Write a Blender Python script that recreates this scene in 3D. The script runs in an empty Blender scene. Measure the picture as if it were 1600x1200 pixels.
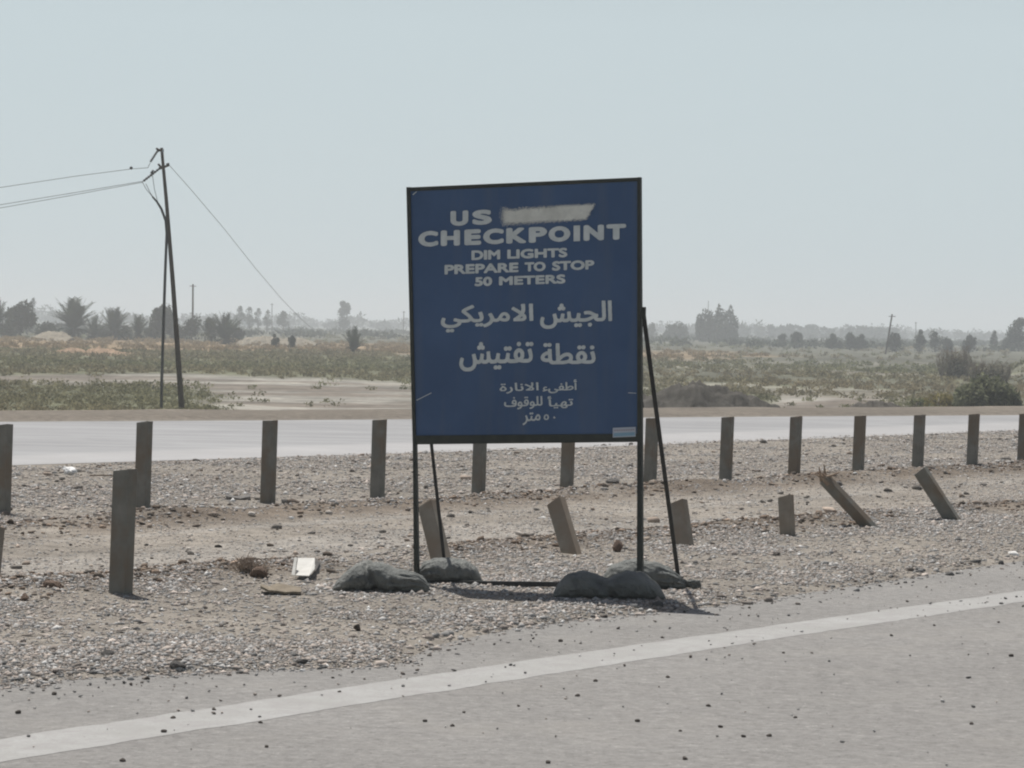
import bpy, math, random
import numpy as np
from mathutils import Vector, Matrix
from math import radians, sin, cos, pi

sc = bpy.context.scene
COL = sc.collection
rng = np.random.default_rng(7)
random.seed(7)

# ------------------------------------------------------------------ camera
FPX = 4667.0                      # focal length in photo pixels (1600 wide)
CH = 1.6                          # eye height
PITCH = math.atan(91 / FPX); ROLL = math.atan(0.018)
_r0 = Vector((1, 0, 0)); _u0 = Vector((0, sin(PITCH), cos(PITCH))); CF = Vector((0, cos(PITCH), -sin(PITCH)))
CR = _r0 * cos(ROLL) + _u0 * sin(ROLL); CU = -_r0 * sin(ROLL) + _u0 * cos(ROLL)
cd = bpy.data.cameras.new('camera'); cam = bpy.data.objects.new('camera', cd); COL.objects.link(cam)
cd.sensor_width = 36; cd.lens = FPX / 1600 * 36; cd.clip_start = 0.1; cd.clip_end = 12000
m3 = Matrix((CR, CU, -CF)).transposed()
cam.matrix_world = Matrix.Translation((0, 0, CH)) @ m3.to_4x4()
sc.camera = cam

# ------------------------------------------------------------------ light
SUN = Vector((-0.18, 0.41, 1.0)).normalized()      # towards the sun
SKY_STRENGTH = 0.05
w = bpy.data.worlds.new('World'); sc.world = w; w.use_nodes = True
nt = w.node_tree; bg = nt.nodes['Background']
sky = nt.nodes.new('ShaderNodeTexSky'); sky.sky_type = 'NISHITA'; sky.sun_disc = False
sky.sun_elevation = math.asin(SUN.z); sky.sun_rotation = math.atan2(SUN.x, SUN.y)
sky.air_density = 1.0; sky.dust_density = 3.0; sky.ozone_density = 1.6; sky.altitude = 0
mxs = nt.nodes.new('ShaderNodeMix'); mxs.data_type = 'RGBA'      # pale dust near the horizon, thinning upwards
mxs.inputs[7].default_value = (11.35, 13.2, 13.9, 1)
tcw = nt.nodes.new('ShaderNodeTexCoord'); sxyz = nt.nodes.new('ShaderNodeSeparateXYZ'); mrg = nt.nodes.new('ShaderNodeMapRange')
nt.links.new(tcw.outputs['Generated'], sxyz.inputs[0]); nt.links.new(sxyz.outputs['Z'], mrg.inputs[0])
mrg.inputs[1].default_value = .10; mrg.inputs[2].default_value = .34; mrg.inputs[3].default_value = .92; mrg.inputs[4].default_value = .0
nt.links.new(mrg.outputs[0], mxs.inputs[0])
nt.links.new(sky.outputs[0], mxs.inputs[6]); nt.links.new(mxs.outputs[2], bg.inputs[0])
bg.inputs[1].default_value = SKY_STRENGTH
sd = bpy.data.lights.new('sun', 'SUN'); sd.energy = 4.7; sd.angle = radians(0.55); sd.color = (1.0, 0.965, 0.92)
so = bpy.data.objects.new('sun', sd); COL.objects.link(so)
so.rotation_euler = SUN.to_track_quat('Z', 'Y').to_euler(); so.location = (0, 0, 40)
sc.view_settings.view_transform = 'Standard'; sc.view_settings.look = 'None'
sc.view_settings.exposure = 0.03; sc.view_settings.gamma = 1.0
sc.cycles.filter_width = 2.1; sc.cycles.volume_bounces = 2; sc.cycles.max_bounces = 6; sc.cycles.diffuse_bounces = 3

# ------------------------------------------------------------------ helpers
def ray(px, py):
    return (CF + CR * ((px - 800) / FPX) + CU * ((600 - py) / FPX))
def P(px, py, Y):                       # point seen at a photo pixel, at depth Y
    d = ray(px, py); return Vector((0, 0, CH)) + d * (Y / d.y)
def G(px, py, z=0.0):                   # point on a level plane
    d = ray(px, py); return Vector((0, 0, CH)) + d * ((z - CH) / d.z)
def hor(px): return 494.6 + 0.018 * px

def tag(o, label=None, cat=None, group=None, kind=None):
    if label: o['label'] = label
    if cat: o['category'] = cat
    if group: o['group'] = group
    if kind: o['kind'] = kind
    return o
def empty(name, loc):
    o = bpy.data.objects.new(name, None); COL.objects.link(o); o.location = loc; o.empty_display_size = 0.2
    return o
def link(name, me, mat, parent=None):
    o = bpy.data.objects.new(name, me); COL.objects.link(o)
    if mat and not me.materials: me.materials.append(mat)
    if parent:
        o.parent = parent; o.matrix_parent_inverse = Matrix.Translation(parent.location).inverted()
    return o
def np_mesh(name, V, F, cols=None, smooth=False):
    """V (n,3); F (m,k) uniform face array; cols (n,3) point colours"""
    me = bpy.data.meshes.new(name); V = np.asarray(V, np.float32); F = np.asarray(F, np.int32)
    n, (m, k) = len(V), F.shape
    me.vertices.add(n); me.vertices.foreach_set('co', V.ravel())
    me.loops.add(m * k); me.loops.foreach_set('vertex_index', F.ravel())
    me.polygons.add(m); me.polygons.foreach_set('loop_start', np.arange(0, m * k, k, dtype=np.int32))
    me.polygons.foreach_set('loop_total', np.full(m, k, np.int32))
    if smooth: me.polygons.foreach_set('use_smooth', np.ones(m, bool))
    me.update(calc_edges=True)
    if cols is not None:
        a = me.color_attributes.new('col', 'FLOAT_COLOR', 'POINT')
        a.data.foreach_set('color', np.column_stack([cols, np.ones(n)]).astype(np.float32).ravel())
    return me
class MB:
    """collects boxes, prisms and tubes into one mesh"""
    def __init__(s): s.v = []; s.f = []
    def add(s, v, f):
        b = len(s.v); s.v += [tuple(x) for x in v]; s.f += [tuple(i + b for i in q) for q in f]
    def prism(s, outline, axis_o, ax, ay, az, h):
        """outline in (ax,ay), extruded h along az"""
        n = len(outline); ax = Vector(ax); ay = Vector(ay); az = Vector(az); o = Vector(axis_o)
        lo = [o + ax * p[0] + ay * p[1] for p in outline]; hi = [p + az * h for p in lo]
        s.add(lo + hi, [tuple(range(n))[::-1], tuple(range(n, 2 * n))] + [(i, (i + 1) % n, n + (i + 1) % n, n + i) for i in range(n)])
    def bar(s, a, b, wx, wy, side=None):
        a = Vector(a); b = Vector(b); z = (b - a); L = z.length; z.normalize()
        x = Vector(side) if side else (Vector((1, 0, 0)) if abs(z.x) < .9 else Vector((0, 1, 0)))
        x = (x - z * x.dot(z)).normalized(); y = z.cross(x)
        s.prism([(-wx/2, -wy/2), (wx/2, -wy/2), (wx/2, wy/2), (-wx/2, wy/2)], a, x, y, z, L)
    def tube(s, pts, r, n=8, cap=True):
        pts = [Vector(p) for p in pts]; rr = r if isinstance(r, (list, tuple)) else [r] * len(pts); rings = []
        for i, p in enumerate(pts):
            t = (pts[min(i + 1, len(pts) - 1)] - pts[max(i - 1, 0)]).normalized()
            x = Vector((0, 1, 0)) if abs(t.y) < .9 else Vector((1, 0, 0)); x = (x - t * x.dot(t)).normalized(); y = t.cross(x)
            rings.append([p + x * (cos(2*pi*k/n) * rr[i]) + y * (sin(2*pi*k/n) * rr[i]) for k in range(n)])
        f = []
        for i in range(len(pts) - 1):
            for k in range(n): f.append((i*n+k, i*n+(k+1) % n, (i+1)*n+(k+1) % n, (i+1)*n+k))
        if cap: f += [tuple(range(n))[::-1], tuple(range((len(pts)-1)*n, len(pts)*n))]
        s.add([v for q in rings for v in q], f)
    def mesh(s, name, smooth=False):
        me = bpy.data.meshes.new(name); me.from_pydata(s.v, [], s.f); me.update()
        if smooth: me.polygons.foreach_set('use_smooth', [True] * len(me.polygons))
        return me
    def build(s, name, mat, parent=None, smooth=False, bevel=0):
        o = link(name, s.mesh(name, smooth), mat, parent)
        if bevel:
            b = o.modifiers.new('bevel', 'BEVEL'); b.width = bevel; b.segments = 2; b.limit_method = 'ANGLE'
        return o

# value noise -----------------------------------------------------------
_T = np.random.default_rng(3).random((256, 256))
def vnoise(x, y):
    x = np.asarray(x, float); y = np.asarray(y, float)
    xi = np.floor(x).astype(int); yi = np.floor(y).astype(int); fx = x - xi; fy = y - yi
    fx = fx*fx*(3-2*fx); fy = fy*fy*(3-2*fy)
    g = lambda a, b: _T[a % 256, b % 256]
    return (g(xi, yi)*(1-fx)+g(xi+1, yi)*fx)*(1-fy)+(g(xi, yi+1)*(1-fx)+g(xi+1, yi+1)*fx)*fy
def fbm(x, y, o=4):
    s = 0; a = .5; t = 0
    for i in range(o):
        s = s + a*vnoise(x*2**i+17.3*i, y*2**i+5.1*i); t += a; a *= .5
    return s/t
def sst(a, b, x):
    t = np.clip((x-a)/(b-a), 0, 1); return t*t*(3-2*t)

# ------------------------------------------------------------------ materials
def mat(name, build):
    m = bpy.data.materials.new(name); m.use_nodes = True
    build(m.node_tree, m.node_tree.nodes['Principled BSDF']); return m
def nz(nt, scale, detail=4, rough=.6, coord='Object', dist=0):
    tc = nt.nodes.new('ShaderNodeTexCoord'); n = nt.nodes.new('ShaderNodeTexNoise')
    nt.links.new(tc.outputs[coord], n.inputs['Vector'])
    n.inputs['Scale'].default_value = scale; n.inputs['Detail'].default_value = detail
    n.inputs['Roughness'].default_value = rough; n.inputs['Distortion'].default_value = dist
    return n
def ramp(nt, src, stops):
    r = nt.nodes.new('ShaderNodeValToRGB'); e = r.color_ramp.elements
    while len(e) < len(stops): e.new(.5)
    for el, (p, c) in zip(e, stops): el.position = p; el.color = (*c, 1) if len(c) == 3 else c
    nt.links.new(src, r.inputs[0]); return r
def mix(nt, a, b, fac, mode='MIX'):
    m = nt.nodes.new('ShaderNodeMix'); m.data_type = 'RGBA'; m.blend_type = mode
    for s, v in ((0, fac), (6, a), (7, b)):
        if isinstance(v, bpy.types.NodeSocket): nt.links.new(v, m.inputs[s])
        elif isinstance(v, (int, float)): m.inputs[s].default_value = v
        else: m.inputs[s].default_value = (*v, 1)
    return m.outputs[2]
def bump(nt, bs, src, dist, strength=1.0):
    b = nt.nodes.new('ShaderNodeBump'); b.inputs['Distance'].default_value = dist; b.inputs['Strength'].default_value = strength
    nt.links.new(src, b.inputs['Height']); nt.links.new(b.outputs[0], bs.inputs['Normal'])

def noisy(name, c1, c2, scale, rough=.8, bd=0, metallic=0, detail=5, spec=.3, c3=None, s3=1.0):
    def f(nt, bs):
        n = nz(nt, scale, detail); r = ramp(nt, n.outputs[0], [(.32, c1), (.68, c2)]); out = r.outputs[0]
        if c3:
            n2 = nz(nt, s3, 3); r2 = ramp(nt, n2.outputs[0], [(.45, (0, 0, 0)), (.62, (1, 1, 1))]); out = mix(nt, out, c3, r2.outputs[0])
        nt.links.new(out, bs.inputs['Base Color']); bs.inputs['Roughness'].default_value = rough
        bs.inputs['Metallic'].default_value = metallic; bs.inputs['Specular IOR Level'].default_value = spec
        if bd: bump(nt, bs, n.outputs[0], bd)
    return mat(name, f)
def attr_mat(name, scale=3.0, amt=.35, rough=.95, trans=0.0, bd=0, spec=.1, scale2=None):
    def f(nt, bs):
        a = nt.nodes.new('ShaderNodeAttribute'); a.attribute_name = 'col'
        n = nz(nt, scale, 5, .65); lo = 1 - amt; hi = 1 + amt
        r = ramp(nt, n.outputs[0], [(.3, (lo, lo, lo)), (.7, (hi, hi, hi))])
        out = mix(nt, a.outputs['Color'], r.outputs[0], 1.0, 'MULTIPLY')
        if scale2:
            n2 = nz(nt, scale2, 4, .6); r2 = ramp(nt, n2.outputs[0], [(.3, (lo, lo, lo)), (.7, (hi, hi, hi))])
            out = mix(nt, out, r2.outputs[0], 1.0, 'MULTIPLY')
        nt.links.new(out, bs.inputs['Base Color']); bs.inputs['Roughness'].default_value = rough
        bs.inputs['Specular IOR Level'].default_value = spec
        if bd: bump(nt, bs, n.outputs[0], bd)
    return mat(name, f)

M = {}
M['ground'] = attr_mat('dusty_ground', 45, .26, .95, bd=.012, scale2=6)
M['field'] = attr_mat('field_ground', 1.6, .32, .95, scale2=.35)
M['stone'] = attr_mat('gravel_stone', 60, .15, .85)
M['leaf'] = attr_mat('foliage', 2.0, .15, .8)
_l = M['leaf'].node_tree; _b = _l.nodes['Principled BSDF']; _tr = _l.nodes.new('ShaderNodeBsdfTranslucent'); _mx = _l.nodes.new('ShaderNodeMixShader'); _mx.inputs[0].default_value = .42
_l.links.new(_b.inputs['Base Color'].links[0].from_socket, _tr.inputs[0]); _l.links.new(_b.outputs[0], _mx.inputs[1]); _l.links.new(_tr.outputs[0], _mx.inputs[2]); _l.links.new(_mx.outputs[0], _l.nodes['Material Output'].inputs[0])
M['mound'] = attr_mat('mound_dirt', 2.2, .3, .95, bd=.08)

def _asph(nt, bs):
    big = nz(nt, .55, 5, .6); r1 = ramp(nt, big.outputs[0], [(.3, (.252, .244, .231)), (.7, (.298, .290, .276))])
    sp = nz(nt, 38, 5, .8); r2 = ramp(nt, sp.outputs[0], [(.30, (.45, .44, .43)), (.44, (.93, .93, .93)), (.60, (1.03, 1.03, 1.03)), (.70, (1.75, 1.75, 1.72))])
    c = mix(nt, r1.outputs[0], r2.outputs[0], 1.0, 'MULTIPLY')
    md = nz(nt, 14, 5, .65); r3 = ramp(nt, md.outputs[0], [(.3, (.84, .835, .83)), (.7, (1.14, 1.135, 1.13))])
    c = mix(nt, c, r3.outputs[0], 1.0, 'MULTIPLY')
    du = nz(nt, 1.3, 4, .55, dist=.6); r4 = ramp(nt, du.outputs[0], [(.52, (0, 0, 0)), (.75, (.55, .55, .55))])
    c = mix(nt, c, (.32, .305, .28), r4.outputs[0])
    nt.links.new(c, bs.inputs['Base Color']); bs.inputs['Roughness'].default_value = .9; bs.inputs['Specular IOR Level'].default_value = .2
    bump(nt, bs, sp.outputs[0], .012)
M['asphalt'] = mat('dusty_asphalt', _asph)
def _line(nt, bs):
    big = nz(nt, 2.5, 5, .65); r1 = ramp(nt, big.outputs[0], [(.3, (.315, .312, .295)), (.7, (.385, .383, .370))])
    sp = nz(nt, 70, 4, .7); r2 = ramp(nt, sp.outputs[0], [(.30, (.5, .49, .47)), (.42, (1, 1, 1))])
    c = mix(nt, r1.outputs[0], r2.outputs[0], 1.0, 'MULTIPLY')
    we = nz(nt, 6, 7, .8, dist=.6); r3 = ramp(nt, we.outputs[0], [(.45, (0, 0, 0)), (.60, (.85, .85, .85))])
    c = mix(nt, c, (.31, .30, .29), r3.outputs[0])
    nt.links.new(c, bs.inputs['Base Color']); bs.inputs['Roughness'].default_value = .85; bs.inputs['Specular IOR Level'].default_value = .2
    bump(nt, bs, sp.outputs[0], .003)
M['line'] = mat('worn_white_paint', _line)
def _far(nt, bs):
    tc = nt.nodes.new('ShaderNodeTexCoord'); mp = nt.nodes.new('ShaderNodeMapping'); mp.inputs['Rotation'].default_value = (0, 0, radians(-50)); mp.inputs['Scale'].default_value = (.06, 1.6, 1)
    n = nt.nodes.new('ShaderNodeTexNoise'); n.inputs['Scale'].default_value = 1; n.inputs['Detail'].default_value = 5
    nt.links.new(tc.outputs['Object'], mp.inputs[0]); nt.links.new(mp.outputs[0], n.inputs[0])
    r = ramp(nt, n.outputs[0], [(.3, (.225, .225, .225)), (.7, (.30, .30, .30))])
    geo = nt.nodes.new('ShaderNodeNewGeometry'); dt = nt.nodes.new('ShaderNodeVectorMath'); dt.operation = 'DOT_PRODUCT'; dt.inputs[1].default_value = (-sin(radians(53.5)), cos(radians(53.5)), 0)
    nt.links.new(geo.outputs['Position'], dt.inputs[0]); mr = nt.nodes.new('ShaderNodeMapRange'); mr.inputs[1].default_value = 25.0; mr.inputs[2].default_value = 25.5; mr.inputs[3].default_value = .9; mr.inputs[4].default_value = 0
    nt.links.new(dt.outputs['Value'], mr.inputs[0]); c = mix(nt, r.outputs[0], (.335, .33, .325), mr.outputs[0])
    n2 = nz(nt, .35, 5, .7, dist=1.0); r2 = ramp(nt, n2.outputs[0], [(.3, (.86, .86, .86)), (.7, (1.1, 1.1, 1.1))]); c = mix(nt, c, r2.outputs[0], 1.0, 'MULTIPLY')
    nt.links.new(c, bs.inputs['Base Color']); bs.inputs['Roughness'].default_value = .8
M['far_road'] = mat('pale_far_road', _far)
M['post'] = noisy('dusty_post', (.158, .153, .132), (.220, .213, .186), 9, .85, .002, c3=(.18, .145, .108), s3=3.5)
M['post_tan'] = noisy('dusty_tan_post', (.225, .195, .155), (.31, .275, .225), 9, .9, .002, c3=(.25, .20, .15), s3=4)
M['splinter'] = noisy('splintered_end', (.20, .13, .09), (.36, .28, .2), 30, .9)
def _panel(nt, bs):
    n = nz(nt, 2.2, 5, .6); r = ramp(nt, n.outputs[0], [(.3, (.040, .082, .172)), (.7, (.056, .106, .212))])
    tc = nt.nodes.new('ShaderNodeTexCoord'); mp = nt.nodes.new('ShaderNodeMapping'); mp.inputs['Scale'].default_value = (9, 9, .8); st = nt.nodes.new('ShaderNodeTexNoise'); st.inputs['Scale'].default_value = 1; st.inputs['Detail'].default_value = 6
    nt.links.new(tc.outputs['Object'], mp.inputs[0]); nt.links.new(mp.outputs[0], st.inputs[0]); r2 = ramp(nt, st.outputs[0], [(.5, (0, 0, 0)), (.72, (.35, .35, .35))])
    c = mix(nt, r.outputs[0], (.105, .13, .17), r2.outputs[0]); sp = nz(nt, 55, 3, .7); r3 = ramp(nt, sp.outputs[0], [(.66, (0, 0, 0)), (.74, (.35, .35, .35))])
    c = mix(nt, c, (.14, .145, .16), r3.outputs[0]); nt.links.new(c, bs.inputs['Base Color']); bs.inputs['Roughness'].default_value = .5; bs.inputs['Specular IOR Level'].default_value = .3
    b_ = nz(nt, 1.1, 2); bump(nt, bs, b_.outputs[0], .02)
M['panel'] = mat('navy_sign_paint', _panel)
M['frame'] = noisy('dark_olive_steel', (.026, .030, .026), (.045, .048, .038), 14, .6, spec=.3)
M['steel'] = noisy('dark_steel', (.022, .024, .024), (.04, .04, .038), 20, .6, spec=.3)
M['letter'] = noisy('grey_reflective_lettering', (.50, .53, .525), (.62, .645, .635), 18, .6)
M['spray'] = noisy('beige_overpaint', (.56, .55, .50), (.70, .69, .63), 10, .8)
M['sticker'] = noisy('pale_sticker', (.42, .46, .52), (.50, .52, .56), 6, .6)
M['sticker_blue'] = noisy('sticker_blue', (.20, .33, .42), (.26, .40, .50), 6, .6)
M['sticker_red'] = noisy('sticker_print', (.30, .25, .28), (.40, .33, .36), 40, .6)
M['bag'] = noisy('green_sandbag_cloth', (.088, .098, .088), (.125, .137, .122), 9, .75, .03, detail=7, c3=(.15, .155, .135), s3=2.5)
def _bag(nt, bs):
    n = nz(nt, 5, 7, .65); r = ramp(nt, n.outputs[0], [(.3, (.128, .134, .126)), (.7, (.195, .203, .190))]); n2 = nz(nt, 2.2, 4); r2 = ramp(nt, n2.outputs[0], [(.48, (0, 0, 0)), (.68, (.8, .8, .8))])
    c = mix(nt, r.outputs[0], (.285, .285, .262), r2.outputs[0]); nt.links.new(c, bs.inputs['Base Color']); bs.inputs['Roughness'].default_value = .8; bs.inputs['Specular IOR Level'].default_value = .2
    w1 = nz(nt, 16, 5, .6, dist=1.5); bump(nt, bs, w1.outputs[0], .035)
M['bag'] = mat('green_sandbag_cloth', _bag)
M['wood'] = noisy('weathered_pole', (.05, .038, .028), (.085, .065, .048), 6, .9)
M['cable'] = noisy('dark_cable', (.05, .05, .05), (.08, .08, .08), 10, .7)
M['wire'] = noisy('grey_wire', (.16, .165, .17), (.22, .22, .22), 3, .6)
M['ceramic'] = noisy('pale_insulator', (.35, .38, .42), (.45, .48, .5), 10, .4)
M['plastic'] = noisy('white_litter', (.62, .62, .6), (.75, .75, .74), 20, .5)
M['card'] = noisy('faded_cardboard', (.15, .125, .09), (.26, .22, .165), 15, .9)
M['white_sheet'] = noisy('faded_white_sheet', (.50, .49, .45), (.62, .61, .57), 12, .7)
M['brown_rock'] = noisy('brown_rock', (.13, .085, .06), (.22, .16, .12), 18, .9, .01)
M['grey_rock'] = noisy('grey_rock', (.10, .095, .09), (.18, .17, .155), 25, .9, .01)
M['dark_rock'] = noisy('dark_stone', (.045, .038, .032), (.09, .078, .066), 30, .9)
M['twig'] = noisy('dry_twig', (.20, .155, .12), (.32, .26, .205), 8, .9)

# ------------------------------------------------------------------ terrain
TH = radians(53.5); RD = np.array([cos(TH), sin(TH)]); RN = np.array([-sin(TH), cos(TH)])
def uv(x, y): return x*RD[0]+y*RD[1], x*RN[0]+y*RN[1]
edge_px = [(-700, 1176), (-300, 1118), (0, 1072), (120, 1060), (350, 1047), (560, 1041), (640, 1036), (690, 1008), (760, 992), (860, 972), (1000, 958), (1130, 946), (1300, 921), (1600, 876), (2200, 786)]
_e = [G(*p) for p in edge_px]; _eu = [uv(p.x, p.y)[0] for p in _e]; _ev = [uv(p.x, p.y)[1] for p in _e]
_o = np.argsort(_eu); _eu = np.array(_eu)[_o]; _ev = np.array(_ev)[_o]
def edge_v(u): return np.interp(u, _eu, _ev)
FA = np.array(G(0, 658)[:2]); FB = np.array(G(1600, 648)[:2]); FD = (FB-FA)/np.linalg.norm(FB-FA); FN = np.array([-FD[1], FD[0]])
def beyond(x, y): return (x-FA[0])*FN[0]+(y-FA[1])*FN[1]
LOW = -1.5
def terrain(x, y):
    u, v = uv(x, y); s = beyond(x, y)
    g = v-edge_v(u)
    z = -0.035+0.045*sst(-.12, .25, g)
    z = z+np.where(g > 0, .03*(fbm(x*1.3, y*1.3)-.5)*sst(0, .8, g), 0)
    z = z+.06*np.exp(-((v-12.75)/.35)**2)*(.4+1.2*fbm(u*.9, v*.5, 3))     # dirt ridge by the near posts
    z = z+.07*np.exp(-((v-16.35)/.3)**2)*(.3+1.2*fbm(u*.8+9, v*.5, 3))
    z = z-.04*np.exp(-((v-14.4)/1.1)**2)
    flat = sst(22.3, 23.2, v)
    z = z*(1-flat)+(-.0135)*flat
    shoulder = sst(0.0, .8, s); z = z-.006*(flat*(1-shoulder)-flat*0)*0
    z = z+shoulder*(.03+.05*fbm(x*.5, y*.5, 3))
    dr = sst(3.2, 13, s)
    z = z*(1-dr)+dr*(LOW+.35*(fbm(x*.06, y*.06, 4)-.5)*sst(12, 40, s)+.10*(fbm(x*.5, y*.5, 3)-.5)*sst(9, 14, s))
    z = z+.9*sst(.45, .9, (x/np.maximum(y, 1)-.155)*45)*np.exp(-((y-260)/60)**2)   # low bank at the right
    return z

def gz(x, y): return float(terrain(np.array(float(x)), np.array(float(y))))
def C(*a): return np.array(a)
SAND = C(.295, .278, .242); GREEN = C(.128, .130, .080); GREY = C(.102, .100, .074); DRY = C(.245, .178, .105); DIRT = C(.21, .175, .14)
def lerp(a, b, t): return a*(1-t[..., None])+b*t[..., None]
def field_zone(x, y):
    """returns weights green, sand, dry for the field"""
    yy = np.maximum(y, 1); px = 800+FPX*x/yy; d = FPX*(CH-LOW)/yy
    n = fbm(x*.035, y*.012+3, 4); n2 = fbm(x*.12+5, y*.045, 4)
    dj = d*(1+.35*(n-.5)); pj = px+220*(n2-.5)
    left = 1-sst(560, 760, pj)
    near = sst(95, 103, dj)
    gl = near*(1-sst(215, 330, pj-(d-110)*2.5))+sst(45, 50, dj)*(1-sst(84, 90, dj))*.95
    sl = sst(84, 90, dj)*(1-near)*.85+near*sst(215, 330, pj-(d-110)*2.5)*.9
    dl = sst(30, 35, dj)*(1-sst(44, 49, dj))
    gr = sst(46, 60, dj)*(.25+.65*sst(.40, .54, n2)); sr = sst(92, 104, dj)*sst(1190, 1230, px)*(1-sst(1330, 1400, px))+.5*sst(.54, .64, n2)*sst(40, 55, dj)
    drr = sst(33, 38, dj)*(1-sst(47, 52, dj))*(1-sst(1130, 1230, pj))*.8
    g = left*gl+(1-left)*gr; s_ = left*sl+(1-left)*sr; dd = left*dl+(1-left)*drr
    return np.clip(g, 0, 1), np.clip(s_, 0, 1), np.clip(dd, 0, 1)
def ground_col(x, y):
    u, v = uv(x, y); g = v-edge_v(u); s = beyond(x, y)
    base = np.ones(x.shape+(3,))*C(.250, .226, .194)
    n = fbm(x*1.1+40, y*1.1, 5)[..., None]
    track = (sst(12.6, 13.4, v)*(1-sst(15.6, 16.4, v)))
    base = lerp(base, C(.262, .236, .202)*np.ones_like(base), track)
    rut = sst(.5, .62, fbm(u*.12, v*2.2, 3))*track
    base = lerp(base, C(.305, .285, .255)*np.ones_like(base), rut*.7)
    b1 = np.exp(-((v-12.8)/.5)**2)*sst(.30, .52, fbm(u*.7, v, 3))
    b2 = np.exp(-((v-16.2)/.5)**2)*sst(.22, .45, fbm(u*.6+4, v, 3))
    base = lerp(base, C(.150, .122, .095)*np.ones_like(base), np.clip(b1+b2, 0, 1)*.9)
    base = base*(.74+.52*n)
    sh = sst(-.5, .5, s)
    base = lerp(base, C(.168, .148, .122)*(.8+.4*fbm(x*.5, y*.5, 3)[..., None]), sh)
    f = sst(6, 12, s); gw, sw, dw = field_zone(x, y)
    fc = np.ones_like(base)*GREY
    fc = lerp(fc, np.ones_like(base)*GREEN, gw); fc = lerp(fc, np.ones_like(base)*DRY, dw); fc = lerp(fc, np.ones_like(base)*SAND, sw)
    dn = fbm(x*.2+8, y*.07, 5)[..., None]; fc = fc*(.55+.9*dn); st = sst(.45, .55, fbm(x*.09+3, y*.22, 5))*sw*.85; fc = lerp(fc, np.ones_like(base)*DIRT*.72, st)
    return lerp(base, fc, f)

ys = np.concatenate([np.linspace(-40, 9, 12), np.geomspace(10, 60, 330), np.geomspace(60.5, 700, 300), np.geomspace(710, 4500, 70)])
us = np.linspace(-1, 1, 421)
YY, UU = np.meshgrid(ys, us, indexing='ij')
XX = np.sign(UU)*(np.abs(UU)*.45+.55*np.abs(UU)**3)*(14+.62*np.maximum(YY, 0))
ZZ = terrain(XX, YY)
V = np.stack([XX, YY, ZZ], -1).reshape(-1, 3); nr, nc = XX.shape
I = np.arange(nr*nc).reshape(nr, nc)
F = np.stack([I[:-1, :-1], I[:-1, 1:], I[1:, 1:], I[1:, :-1]], -1).reshape(-1, 4)
me = np_mesh('ground', V, F, ground_col(XX, YY).reshape(-1, 3), smooth=True)
go = link('ground', me, M['ground']); me.materials.append(M['field'])
ct = V[F].mean(1); me.polygons.foreach_set('material_index', (beyond(ct[:, 0], ct[:, 1]) > 3).astype(np.int32))
tag(go, kind='structure')

def strip(name, near, far, z, mtl, n=60, th=0):
    """road sheet between two polylines given as world xy lists"""
    near = np.array(near, float); far = np.array(far, float); t = np.linspace(0, 1, n)
    def rs(p):
        q = np.linspace(0, 1, len(p)); return np.column_stack([np.interp(t, q, p[:, 0]), np.interp(t, q, p[:, 1])])
    a, b = rs(near), rs(far); V = np.vstack([np.column_stack([a, np.full(n, z)]), np.column_stack([b, np.full(n, z)])])
    F = [(i, i+1, n+i+1, n+i) for i in range(n-1)]
    return tag(link(name, np_mesh(name, V, F), mtl), kind='structure')
def along(u, v): return (RD*u+RN*v)
# near road: from well behind the camera up to under the gravel edge
strip('road', [along(-30, -1.5), along(200, -1.5)], [along(-30, 9.95), along(200, 9.95)], -.012, M['asphalt'])
up = [(-400, 1208), (0, 1150), (400, 1091), (800, 1032), (1200, 975), (1600, 920), (2200, 838)]
lo = [(-400, 1246), (0, 1186), (400, 1122), (800, 1059), (1200, 997), (1600, 937), (2200, 847)]
A = np.array([G(*p)[:2] for p in up]); B = np.array([G(*p)[:2] for p in lo])
ua, va = uv(A[:, 0], A[:, 1]); ub, vb = uv(B[:, 0], B[:, 1]); t = np.linspace(max(ua[0], ub[0]), min(ua[-1], ub[-1]), 900)
v1 = np.interp(t, ua, va)+.035*(fbm(t*5, t*0, 4)-.5)*2*.6; v2 = np.interp(t, ub, vb)+.035*(fbm(t*5.3, t*0+9, 4)-.5)*2*.6
a = t[:, None]*RD+v1[:, None]*RN; b = t[:, None]*RD+v2[:, None]*RN
n = len(t); V = np.vstack([np.column_stack([a, np.full(n, -.0108)]), np.column_stack([b, np.full(n, -.0108)])])
tag(link('road_marking', np_mesh('road_marking', V, [(n+i, n+i+1, i+1, i) for i in range(n-1)]), M['line']), kind='structure')
# far carriageway
nA = np.array(G(0, 726)[:2]); nB = np.array(G(1600, 671)[:2])
ext = lambda p, q, k: p+(q-p)*k
FRz = -.010
near = [ext(nA, nB, -1.5), nA, np.array(G(330, 716)[:2]), np.array(G(700, 705)[:2]), np.array(G(1100, 691)[:2]), nB, nB+RD*60]
far = [FA+FD*-30, FA, np.array(G(400, 656)[:2]), np.array(G(800, 653)[:2]), np.array(G(1200, 650)[:2]), FB, FB+RD*60]
strip('far_road', near, far, FRz, M['far_road'], 80)

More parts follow.
